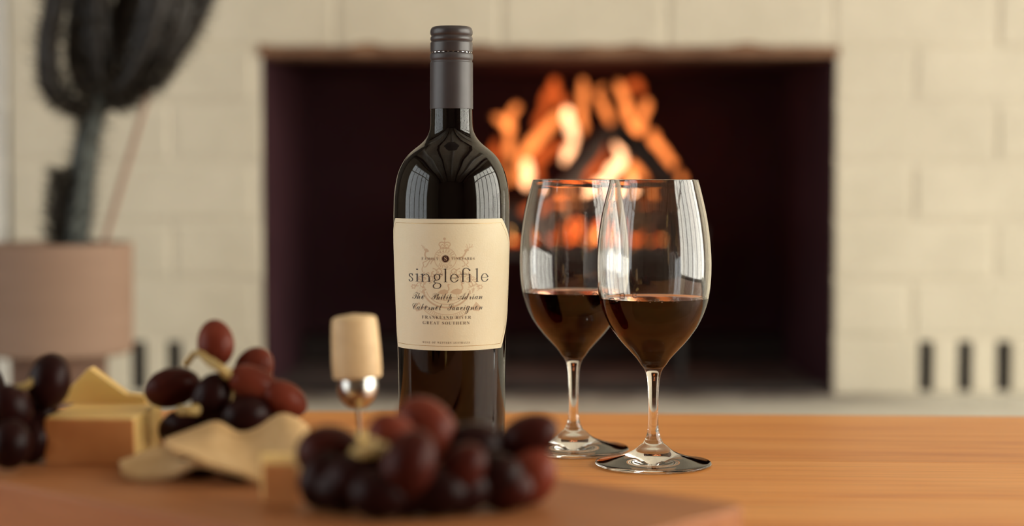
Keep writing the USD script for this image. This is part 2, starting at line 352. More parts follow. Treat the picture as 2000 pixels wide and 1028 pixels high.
# flames: closed tongues of glowing gas
def gas(name, col, k):
    return mat(name, {'e': ('emission', dict(color=col, strength=k))}, [], surface=None, volume='e.emission')
M['flame_hot'] = gas('flame_hot', (1.0, 0.45, 0.21), 190)
M['flame'] = gas('flame', (1.0, 0.25, 0.055), 90)
M['flame_dim'] = gas('flame_dim', (1.0, 0.15, 0.025), 32)
fire = thing('fire', ((fx[0]+fx[1])/2, YF, gz + .03), 'orange flames leaping from the logs in the fireplace', 'fire')
TONGUES = [  # material, depth, (u, v, radius) in the enlarged picture of the fire
 ('flame', 2.79, [(255, 700, 30), (258, 560, 34), (252, 450, 36), (256, 370, 44), (288, 300, 36), (296, 275, 16)]),
 ('flame', 2.80, [(255, 400, 26), (220, 365, 38), (185, 350, 32), (160, 345, 12)]),
 ('flame', 2.83, [(325, 700, 40), (330, 580, 46), (385, 480, 50), (480, 385, 48), (555, 325, 34), (585, 300, 12)]),
 ('flame_dim', 2.86, [(395, 420, 30), (430, 330, 42), (475, 220, 48), (495, 165, 34), (500, 145, 10)]),
 ('flame_dim', 2.86, [(560, 330, 34), (530, 250, 40), (490, 180, 34), (475, 160, 14)]),
 ('flame_hot', 2.80, [(550, 590, 30), (560, 545, 40), (598, 470, 40), (580, 400, 44), (556, 330, 40), (548, 290, 20)]),
 ('flame', 2.81, [(655, 440, 14), (640, 360, 36), (646, 250, 40), (645, 170, 34), (646, 140, 14)]),
 ('flame', 2.83, [(795, 395, 24), (775, 340, 38), (745, 265, 36), (730, 215, 28), (765, 175, 20)]),
 ('flame', 2.82, [(925, 450, 28), (890, 360, 42), (862, 250, 40), (838, 175, 34), (828, 145, 14)]),
 ('flame_dim', 2.85, [(870, 190, 30), (915, 170, 40), (955, 220, 34), (965, 270, 20)]),
 ('flame', 2.80, [(905, 460, 26), (935, 410, 40), (968, 340, 38), (985, 285, 32), (975, 255, 14)]),
 ('flame', 2.81, [(1085, 680, 22), (1112, 600, 36), (1075, 535, 46), (1030, 480, 44), (1015, 430, 28), (1020, 405, 10)]),
 ('flame_hot', 2.82, [(760, 720, 44), (790, 650, 52), (850, 580, 46), (835, 520, 36), (820, 480, 14)]),
 ('flame', 2.84, [(890, 700, 46), (900, 620, 52), (940, 640, 46), (985, 690, 34)]),
 ('flame_dim', 2.86, [(640, 720, 40), (680, 640, 56), (740, 560, 50), (770, 500, 22)]),
 ('flame_hot', 2.76, [(345, 715, 26), (352, 665, 44), (352, 625, 40), (345, 590, 18)]),
 ('flame_dim', 2.85, [(420, 690, 40), (410, 590, 52), (470, 520, 48), (540, 500, 36), (560, 470, 14)]),
 ('flame', 2.80, [(1165, 690, 18), (1165, 655, 30), (1160, 628, 16)]),
 ('flame_dim', 2.86, [(190, 640, 34), (180, 560, 44), (190, 490, 30), (200, 460, 12)]),
 ('flame', 2.74, [(432, 965, 24), (452, 900, 34), (480, 850, 36), (500, 800, 30), (470, 740, 26), (440, 700, 20)]),
 ('flame_hot', 2.73, [(545, 925, 22), (548, 890, 34), (540, 850, 24), (545, 820, 12)]),
 ('flame', 2.74, [(545, 770, 22), (560, 745, 28), (600, 790, 30), (640, 820, 26), (690, 825, 18)]),
 ('flame_hot', 2.75, [(670, 790, 20), (700, 745, 40), (730, 700, 38), (745, 660, 18)]),
 ('flame_dim', 2.76, [(850, 850, 30), (930, 830, 44), (1010, 830, 36), (1040, 820, 18)]),
 ('flame', 2.75, [(1030, 820, 16), (1028, 790, 30), (1010, 750, 24), (990, 715, 12)]),
 ('flame_hot', 2.75, [(860, 770, 24), (890, 730, 38), (910, 690, 28), (905, 650, 12)]),
 ('flame_dim', 2.72, [(330, 860, 30), (420, 800, 40), (520, 790, 40), (560, 830, 24)]),
]
for n_t, (m, Y, pts) in enumerate(TONGUES):
    k = Y/FPX/2.706
    f = tube([fl(u, v, Y) for u, v, r in pts], [r*k*(.40 if q == len(pts) - 1 else .66) for q, (u, v, r) in enumerate(pts)], n=34, seg=16)
    nv = f.vertex_normals
    f.vertices = f.vertices + nv*((meshkit.fbm(np.array(f.vertices)*60 + n_t*7.3, 3, n_t) - .5)*.014)[:, None]     # licking, uneven edges
    put('flame', f, M[m], fire, smooth=True)

# ================================================================ POT AND CACTUS ON THE HEARTH
YP = 2.22
def pp(u, v): return at(u/1.469, v/1.469, YP)
kp = YP/FPX
pc = at(114, 600, YP)
pz0, pz1 = float(at(114, 690, YP)[2]), float(at(114, 474, YP)[2])
R = 144*kp
M['clay'] = speckled('pink_clay', (0.34, 0.215, 0.15), (0.38, 0.245, 0.175), scale=3, stretch=(1, 1, 9), rough=0.75, bump=0.0006, bscale=60)
M['clay_dark'] = speckled('dark_clay', (0.17, 0.092, 0.062), (0.23, 0.125, 0.085), scale=9, rough=0.8)
M['soil'] = speckled('soil', (0.02, 0.014, 0.01), (0.06, 0.045, 0.03), scale=80, rough=0.95, bump=0.003)
h = pz1 - pz0
pot = thing('plant_pot', (pc[0], YP, pz0), 'wide pinkish clay pot holding the cactus on the left of the hearth', 'pot')
t = .010
prof = [(0, 0), (R*.93, 0), (R*.985, .004), (R*.995, .012), (R, h*.5), (R*1.003, h - .004), (R*1.0, h - .001), (R - t/2, h), (R - t, h - .003), (R - t, h - .03), (R - t, .012), (0, .012)]
put('pot_wall', lathe(prof, 96, (pc[0], YP, pz0)), M['clay'], pot)
put('soil', lathe([(0, h - .035), (R - t - .0005, h - .035), (R - t - .0005, h - .022), (R*.5, h - .018), (0, h - .016)], 64, (pc[0], YP, pz0)), M['soil'], pot)
stand = at(114, 720, YP)
rs = 94*kp
put('pot_stand', lathe([(0, 0), (rs, 0), (rs*1.0, .004), (rs*.985, .02), (rs*.985, pz0 - HZ - .014), (rs*1.0, pz0 - HZ - .002), (rs*.97, pz0 - HZ - .0003), (0, pz0 - HZ - .0003)], 72, (pc[0], YP, HZ)), M['clay_dark'], label='low dark brown clay stand under the wide pot', cat='pot stand')
M['cactus'] = speckled('cactus_skin', (0.011, 0.0085, 0.007), (0.024, 0.018, 0.015), scale=22, rough=0.5, bump=0.0015)
M['cactus_trunk'] = speckled('cactus_trunk_skin', (0.05, 0.060, 0.056), (0.10, 0.115, 0.105), scale=18, rough=0.55, bump=0.0015)
M['spine'] = speckled('cactus_spine', (0.04, 0.032, 0.026), (0.09, 0.075, 0.055), scale=50, rough=0.7)
cactus = thing('cactus', tuple(pp(210, 690)[:2]) + (pz0 + h - .03,), 'tall dark branching cactus growing in the clay pot', 'cactus')
ks = YP/FPX/1.469
rc = random.Random(21)
def branch(pts, radii, m, ribs=4, spines=True, dy=0.0, n=34, name='branch'):
    P = [pp(u, v) + np.array([0, dy*k/(len(pts)-1), 0]) for k, (u, v) in enumerate(pts)]
    br = put(name, tube(P, [r*ks for r in radii], n=n, seg=32, lobes=ribs, lobe=.20, twist=.03), m, cactus)
    if not spines: return
    S = spline(P, 46); Rr = np.interp(np.linspace(0, 1, 46), np.linspace(0, 1, len(radii)), radii)*ks
    T = np.gradient(S, axis=0); ms = []
    for k in range(46):
        tt = T[k]/np.linalg.norm(T[k])
        s = np.cross(tt, [0, 1, 0]); s /= np.linalg.norm(s); q = np.cross(s, tt)
        for j in range(ribs*2):
            a = 2*math.pi*j/(ribs*2) + rc.uniform(-.3, .3)
            d = math.cos(a)*s + math.sin(a)*q
            p0 = S[k] + d*Rr[k]*.9; L = rc.uniform(.008, .022)
            d2 = d + tt*rc.uniform(-.2, .9); d2 /= np.linalg.norm(d2)
            w = np.cross(d2, tt); w /= np.linalg.norm(w)
            p1 = p0 + d2*L*.55 + w*.0028; p2 = p0 + d2*L*.55 - w*.0028; p3 = p0 + d2*(L + .004); p4 = p0 + d2*L*.5 + tt*.0015
            ms.append(trimesh.Trimesh([p0, p1, p3, p2, p4], [[0, 1, 4], [1, 2, 4], [2, 3, 4], [3, 0, 4], [0, 2, 1], [0, 3, 2]], process=False))
    put('spines', cat(*ms), M['spine'], br, smooth=False, kind='stuff')
branch([(205, 720), (218, 620), (238, 480), (262, 350), (300, 240)], [38, 36, 31, 28, 30], M['cactus_trunk'], name='trunk', n=44)
for pts, radii, dy in (
    ([(262, 318), (190, 295), (150, 235), (148, 120), (172, 10), (182, -120)], [22, 26, 27, 26, 26, 24], -.03),
    ([(280, 285), (222, 200), (215, 90), (222, -30), (222, -140)], [24, 27, 28, 28, 26], .03),
    ([(296, 262), (285, 160), (278, 60), (285, -120)], [30, 38, 38, 34], -.01),
    ([(308, 270), (340, 170), (360, 60), (372, -120)], [30, 42, 44, 40], .04),
    ([(312, 285), (392, 210), (440, 110), (468, 0), (482, -120)], [28, 42, 48, 46, 40], -.02),
    ([(318, 300), (420, 225), (500, 120), (556, 20), (600, -100)], [24, 30, 32, 30, 26], .03),
    ([(305, 275), (255, 180), (248, 60), (252, -120)], [26, 30, 32, 30], .05),
    ([(316, 290), (366, 215), (404, 110), (420, -120)], [26, 36, 40, 38], .05),
    ([(322, 300), (446, 196), (505, 70), (530, -100)], [22, 32, 36, 34], .0),
    ([(420, 232), (452, 205), (468, 180)], [14, 12, 6], -.01)):
    branch(pts, radii, M['cactus'], dy=dy)
branch([(178, 700), (168, 640), (172, 560), (178, 490)], [17, 17, 15, 8], M['cactus'], dy=-.01, name='side_shoot', n=20)
M['cane'] = plain('pink_cane', (0.42, 0.23, 0.16), 0.6)
put('cane', tube([pp(268, 715) + [0, .05, 0], pp(320, 520) + [0, .06, 0], pp(400, 235) + [0, .07, 0]], [8*ks, 8*ks, 7*ks], n=20, seg=12), M['cane'], label='thin pinkish cane leaning in the pot beside the cactus trunk', cat='cane')

# ================================================================ THE TABLE
TZ = 0.45
tb = at(640, 808, 1.5); YB = float(on(640, 809, TZ)[1])
piv = np.array([0, YB - .05, TZ])
tab = thing('coffee_table', (0, 1.0, 0), 'orange timber coffee table in front of the fireplace', 'table')
edges = [YB + .002]
ymid = float(on(1500, 910, TZ)[1]) + 0.03
edges = [YB + .0085, ymid + .135, ymid, ymid - .14, ymid - .28, ymid - .42, ymid - .56, ymid - .70, ymid - .84]
for a, b in zip(edges[1:], edges[:-1]):
    put('plank', rotz(block(-1.0, 1.0, a + .00006, b - .00006, TZ - .032, TZ, .0003), -3.1, [0, YB, TZ]), M['table'], tab, smooth=False)
put('rail', rotz(block(-.92, .92, edges[0] - .08, edges[0] - .06, TZ - .11, TZ - .032), -3.1, [0, YB, TZ]), M['table'], tab, smooth=False)
put('rail', rotz(block(-.92, .92, edges[-1] + .06, edges[-1] + .08, TZ - .11, TZ - .032), -3.1, [0, YB, TZ]), M['table'], tab, smooth=False)
for x in (-.94, .88):
    for y in (edges[0] - .10, edges[-1] + .04):
        put('leg', rotz(block(x, x + .06, y, y + .06, 0, TZ - .032, .003), -3.1, [0, YB, TZ]), M['table'], tab, smooth=False)

# ================================================================ THE WINE GLASSES
M['glass'] = plain('clear_glass', (1, 1, 1), 0.0, transmission_weight=1.0, ior=1.5)
M['wine'] = mat('red_wine', {'g': ('geometry', {}), 's': ('separate_xyz', {}), 'gt': ('math', dict(math_type='greater_than', value2=0.6)), 'io': ('map_range', dict(to_min=1.34/1.5, to_max=1.34)),
    'ab': ('math', dict(math_type='absolute')), 'p': ('principled_bsdf', dict(base_color=(1.0, .90, .86), roughness=0.0, transmission_weight=1.0)), 'v': ('absorption_volume', dict(color=(.66, .24, .16), density=220))},
    [('g.true_normal', 's.vector'), ('s.z', 'ab.value1'), ('ab.value', 'gt.value1'), ('gt.value', 'io.value'), ('io.result', 'p.ior')], volume='v.volume')
GY = float(on(1276, 909, TZ)[1]); GX = float(at(1276.5, 700, GY)[0])
LY = GY + .0665; LX = float(at(1120.5, 700, LY)[0])
def conv(prof, cx, Y, zb):
    """(picture row, half width) at depth Y -> (r, z above zb)"""
    out = []
    for py, hw in prof:
        p = at(cx, py, Y); q = at(cx + hw, py, Y)
        out.append((q[0] - p[0], p[2] - zb))
    return out
outer = conv([(735, 13.3), (722, 17.5), (712, 25), (701, 32.5), (685, 47), (669, 62), (650, 77), (633, 88), (610, 98.5), (585, 106), (555, 110.5), (525, 112), (495, 111.3), (460, 108.3), (420, 102.2), (385, 94.5), (352, 86)], 1276.5, GY, TZ)
outer = spline(outer, 90)
inner_low = conv([(716.5, 0), (715.5, 7), (711.5, 16), (705, 24), (697.5, 31.5)], 1276.5, GY, TZ)
tang = np.gradient(outer, axis=0); tang /= np.linalg.norm(tang, axis=1, keepdims=True)
nrm = np.stack([-tang[:, 1], tang[:, 0]], 1)
wall_t = np.interp(outer[:, 1], [outer[0, 1], outer[30, 1], outer[-1, 1]], [.0016, .0012, .0009])
inner = outer + nrm*wall_t[:, None]
inner = inner[inner[:, 1] > inner_low[-1][1] + .004]
inner_full = spline(np.vstack([inner_low, inner[::3]]), 110)
inner_full[0, 0] = 0
ztop = outer[-1, 1]
rim = [(outer[-1, 0] - .00015, ztop + .0003), (outer[-1, 0] - .00045, ztop + .00042), (outer[-1, 0] - .00075, ztop + .0003)]
LEVEL = float(at(1276, 581.5, GY)[2]) - TZ
r_level = float(np.interp(LEVEL, inner_full[:, 1], inner_full[:, 0]))
above = inner_full[inner_full[:, 1] > LEVEL + .0004]
below = np.vstack([inner_full[inner_full[:, 1] < LEVEL - .0004], [(r_level, LEVEL)]])
bowl_prof = np.vstack([outer, rim, above[::-1], [(r_level, LEVEL)]])   # under the wine the wine's own side is the inner face of the glass
stem_prof = spline(conv([(866, 20), (853, 14), (838, 10.8), (811, 9.6), (785, 9.7), (759, 10.7), (745, 11.7), (735, 13.3)], 1276.5, GY, TZ), 50)
bz = float(stem_prof[0, 1]); br0 = float(stem_prof[0, 0])
foot_r = 114.5*GY/FPX
foot_prof = [(0, .0006), (foot_r*.55, .0005), (foot_r - .004, .0001), (foot_r - .001, .0005), (foot_r, .0016), (foot_r - .0006, .0027), (foot_r - .002, .0031)]
foot_up = spline([(foot_r - .002, .0031), (foot_r*.72, .0049), (foot_r*.50, .0074), (foot_r*.34, .0105), (.0098, .0140), (br0, bz)], 36)
foot_prof = np.vstack([foot_prof, foot_up[1:]])
GL = 'clear stemmed wine glass half full of red wine'
def glass_mesh(p): return lathe(p, 128, (GX, GY, TZ))
g1 = thing('wine_glass', (GX, GY, TZ), 'front right stemmed wine glass, the nearer of the two, overlapping the other', 'wine glass', 'two wine glasses')
put('bowl', glass_mesh(bowl_prof), M['glass'], g1, smooth=60)
put('stem', glass_mesh(stem_prof), M['glass'], g1, smooth=60)
put('foot', glass_mesh(foot_prof), M['glass'], g1, smooth=50)
p2 = free('/World/wine_glass')
x2 = UsdGeom.Xform.Define(stage, p2)
x2.GetPrim().GetReferences().AddInternalReference(g1.GetPath()); x2.GetPrim().SetInstanceable(True)
UsdGeom.XformCommonAPI(x2).SetTranslate(Gf.Vec3d(LX, LY, TZ))
tag(x2.GetPrim(), 'stemmed wine glass standing between the bottle and the nearer glass, partly behind it', 'wine glass', 'two wine glasses')
def wine_in(gx, gy, label):
    pr = list(map(tuple, below)) + [(r_level - .0012, LEVEL - .0008), (r_level - .003, LEVEL - .0010), (r_level*.5, LEVEL - .0010), (0, LEVEL - .0010)]
    o = thing('red_wine', (gx, gy, TZ + LEVEL - .05), label, 'wine', 'red wine in the two glasses')
    put('liquid', lathe(pr, 128, (gx, gy, TZ)), M['wine'], o, smooth=40)
    return r_level, o
def bubbles(gx, gy, level, rtop, angs, o):
    for a, s in angs:
        b = trimesh.creation.icosphere(3, s); b.apply_scale([1, 1, .75])
        b.apply_translation([gx + (rtop - s*1.2)*math.cos(a), gy + (rtop - s*1.2)*math.sin(a), TZ + level + s*.35])
        put('bubble', b, M['bubble'], o, smooth=True)
M['bubble'] = mat('bubble_film', {'t': ('transparent_bsdf', dict(color=(1, .93, .9))), 'g': ('glossy_bsdf', dict(roughness=0.0)), 'f': ('fresnel', dict(IOR=1.5)), 'x': ('mix_closure', {})},
                 [('f.fac', 'x.fac'), ('t.BSDF', 'x.closure1'), ('g.BSDF', 'x.closure2')], surface='x.closure')
lev1 = lev2 = LEVEL - .0008
rt, w1 = wine_in(GX, GY, 'dark red wine in the front right glass')
rb2 = random.Random(4)
bubbles(GX, GY, lev1, rt, [(-1.95, .0015), (-1.72, .0014), (-1.60, .0022), (-1.50, .0013), (-1.28, .0019), (-1.2, .0015), (-.75, .0017), (-2.6, .0018), (-2.4, .0013), (2.2, .002), (1.9, .0016)], w1)
rt, w2 = wine_in(LX, LY, 'dark red wine in the glass next to the bottle')
bubbles(LX, LY, lev2, rt, [(-1.7, .0017), (-1.55, .0019), (-1.42, .0014), (-1.15, .0021), (-1.02, .0016), (2.5, .0018)], w2)

# ================================================================ THE BOTTLE
BY = GY - .002; BCX = 882.5
BX = float(at(BCX, 500, BY)[0])
bott = thing('wine_bottle', (BX, BY, TZ), 'dark red wine bottle with a cream paper label and black screw cap', 'bottle')
silh = [(904, 99), (898, 102.2), (885, 102.6), (838, 103.4), (800, 104), (690, 106), (600, 109), (500, 112.6), (440, 113.6), (400, 113.4), (380, 112.4), (360, 109.8), (341, 105.6), (325, 99.5), (310, 91), (299, 81.5), (290, 71), (283, 62), (276, 54.5), (267, 48), (257, 43.6), (245, 41.4), (225, 40.8), (205, 40.6), (120, 40.0), (60, 37.5)]
bp = spline(conv(silh, BCX, BY, TZ), 150)
zmin = bp[0, 1]
body = np.vstack([[(0, .004), (bp[0, 0]*.55, .003), (bp[0, 0]*.80, .0008), (bp[0, 0]*.93, .0002)], bp[bp[:, 1] > .0015], [(0, bp[-1, 1] + .001)]])
M['bottle_glass'] = mat('dark_bottle_glass', {'p': ('principled_bsdf', dict(base_color=(1, 1, 1), roughness=0.0, transmission_weight=1.0, ior=1.52)), 'v': ('absorption_volume', dict(color=(.55, .42, .33), density=260))}, [], volume='v.volume')
M['bottled_wine'] = plain('bottled_wine', (0.007, 0.0022, 0.0026), 0.4, specular_ior_level=0.0)
put('glass_body', lathe(body, 128, (BX, BY, TZ)), M['bottle_glass'], bott, smooth=50)
core = [(0, .012)] + [(max(r - .0026, .001), z) for r, z in bp if .012 < z < bp[-1, 1] - .012]
core += [(0, core[-1][1] + .0005)]
put('wine_core', lathe(core, 96, (BX, BY, TZ)), M['bottled_wine'], bott, smooth=50, label='dark wine filling the bottle')
M['cap'] = speckled('black_cap', (0.040, 0.033, 0.036), (0.050, 0.042, 0.045), scale=60, rough=0.36, specular_ior_level=.6)
M['sleeve'] = speckled('black_sleeve', (0.044, 0.038, 0.042), (0.055, 0.048, 0.053), scale=60, rough=0.42, specular_ior_level=.6)
def cv(pr): return conv(pr, BCX, BY, TZ)
sleeve = cv([(213.5, 40.9), (213.2, 41.9), (212.5, 42.1), (180, 42.0), (123.5, 41.7), (122.2, 41.2), (121, 40.4), (119.5, 40.2), (118.2, 40.6), (116.5, 41.6), (114, 42.2), (110, 42.2), (107, 41.6), (105.2, 40.6), (104.2, 39.6), (103.6, 38.6)])
put('capsule_sleeve', lathe(sleeve, 96, (BX, BY, TZ)), M['sleeve'], bott, smooth=45)
capp = cv([(103.4, 38.6), (102.8, 40.2), (101.8, 41.0), (100.5, 41.2), (84.5, 41.2), (83.2, 40.6), (82.3, 39.6), (81.5, 39.3), (80.6, 39.8), (79.0, 40.9), (76.0, 41.3), (73.2, 40.8), (71.6, 39.6), (70.6, 39.2), (69.6, 39.8), (67.5, 41.0), (63.5, 41.5), (59.5, 41.0), (56.0, 39.6), (53.6, 37.2), (52.4, 34), (52.0, 30), (51.9, 0)])
put('screw_cap', lathe(capp, 96, (BX, BY, TZ)), M['cap'], bott, smooth=45)
M['metal'] = plain('bare_metal', (0.75, 0.73, 0.70), 0.25, 1.0)
rper, zper = conv([(103.3, 39.8)], BCX, BY, TZ)[0]
bits = []
rp = random.Random(2)
for k in range(26):
    a = 2*math.pi*k/26; L = rp.uniform(.0009, .0016)
    b = trimesh.creation.box([L*1.3, .0006, .0006]); b.apply_transform(trimesh.transformations.rotation_matrix(a + math.pi/2, [0, 0, 1]))
    b.apply_translation([BX + rper*math.cos(a), BY + rper*math.sin(a), TZ + zper]); bits.append(b)
put('perforation', cat(*bits), M['metal'], bott, smooth=False, label='bright torn edge of the screw cap')

# ---- label, wrapped round the glass
RREF = float(bp[:, 0].max())
def rad(z): return float(np.interp(z, bp[:, 1], bp[:, 0]))
def unwrap(px, py):
    th, z = 0.0, 0.0
    for _ in range(5):
        Yp = BY - RREF*math.cos(th)
        p = at(px, py, Yp)
        z = p[2] - TZ
        # the column's row is read on the label's middle line
        z = at(BCX, py, BY - RREF)[2] - TZ
        r = rad(z)
        th = math.asin(max(-.9995, min(.9995, (p[0] - BX)/r)))
    return th*RREF, z
def wrap(mesh2, lift):
    v = np.array(mesh2.vertices)
    th = v[:, 0]/RREF
    r = np.interp(v[:, 1], bp[:, 1], bp[:, 0]) + lift + v[:, 2]
    mesh2.vertices = np.stack([BX + r*np.sin(th), BY - r*np.cos(th), TZ + v[:, 1]], 1)
    return mesh2
def sheet(poly, lift, fine=.0025, thick=0.0):
    ms = []
    for g in getattr(poly, 'geoms', [poly]):
        if g.is_empty or g.area < 1e-10: continue
        if thick:
            m = trimesh.creation.extrude_polygon(g, thick, engine='earcut')
        else:
            v, f = trimesh.creation.triangulate_polygon(g, engine='earcut'); m = trimesh.Trimesh(np.c_[v, np.zeros(len(v))], f, process=False)
            if len(m.faces) and m.face_normals[:, 2].sum() < 0: m.invert()
        v, f = trimesh.remesh.subdivide_to_size(m.vertices, m.faces, fine)
        ms.append(trimesh.Trimesh(v, f, process=False))
    return wrap(cat(*ms), lift)
def deg(a): return math.radians(a)*RREF
zl = lambda py: float(at(BCX, py, BY - RREF)[2] - TZ)
LC = -5.5
def label_outline():
    right = [(65, 428), (74, 446), (82, 462), (88.5, 478), (89.3, 520), (89.3, 580), (88.5, 620), (83, 644), (77, 664), (70, 686)]
    pts = [(deg(LC + a), zl(y)) for a, y in right] + [(deg(LC - a), zl(y)) for a, y in right[::-1]]
    return Polygon(pts)
lab = label_outline()
M['paper'] = speckled('label_paper', (0.86, 0.80, 0.58), (0.88, 0.83, 0.62), scale=60, rough=0.65, bump=0.0001, bscale=800)
M['ink'] = plain('dark_ink', (0.022, 0.012, 0.012), 0.5)
M['ink_soft'] = plain('brown_ink', (0.10, 0.07, 0.055), 0.5)
M['ink_pale'] = plain('grey_ink', (0.26, 0.20, 0.14), 0.5)
M['ink_tan'] = plain('tan_ink', (0.69, 0.54, 0.36), 0.6)
M['gold'] = plain('gold_ink', (0.52, 0.36, 0.14), 0.35, 0.3)
M['seal'] = plain('seal_ink', (0.05, 0.016, 0.012), 0.5)
lb = put('label', sheet(lab, .00006, .003, .00014), M['paper'], bott, smooth=40, label='cream paper label with cut corners')
LIFT = .00026
ring = lab.buffer(-.0031, join_style=2)
put('border_line', sheet(ring.exterior.buffer(.00017), LIFT, .002), M['gold'], lb, smooth=True, label='thin gold border line')

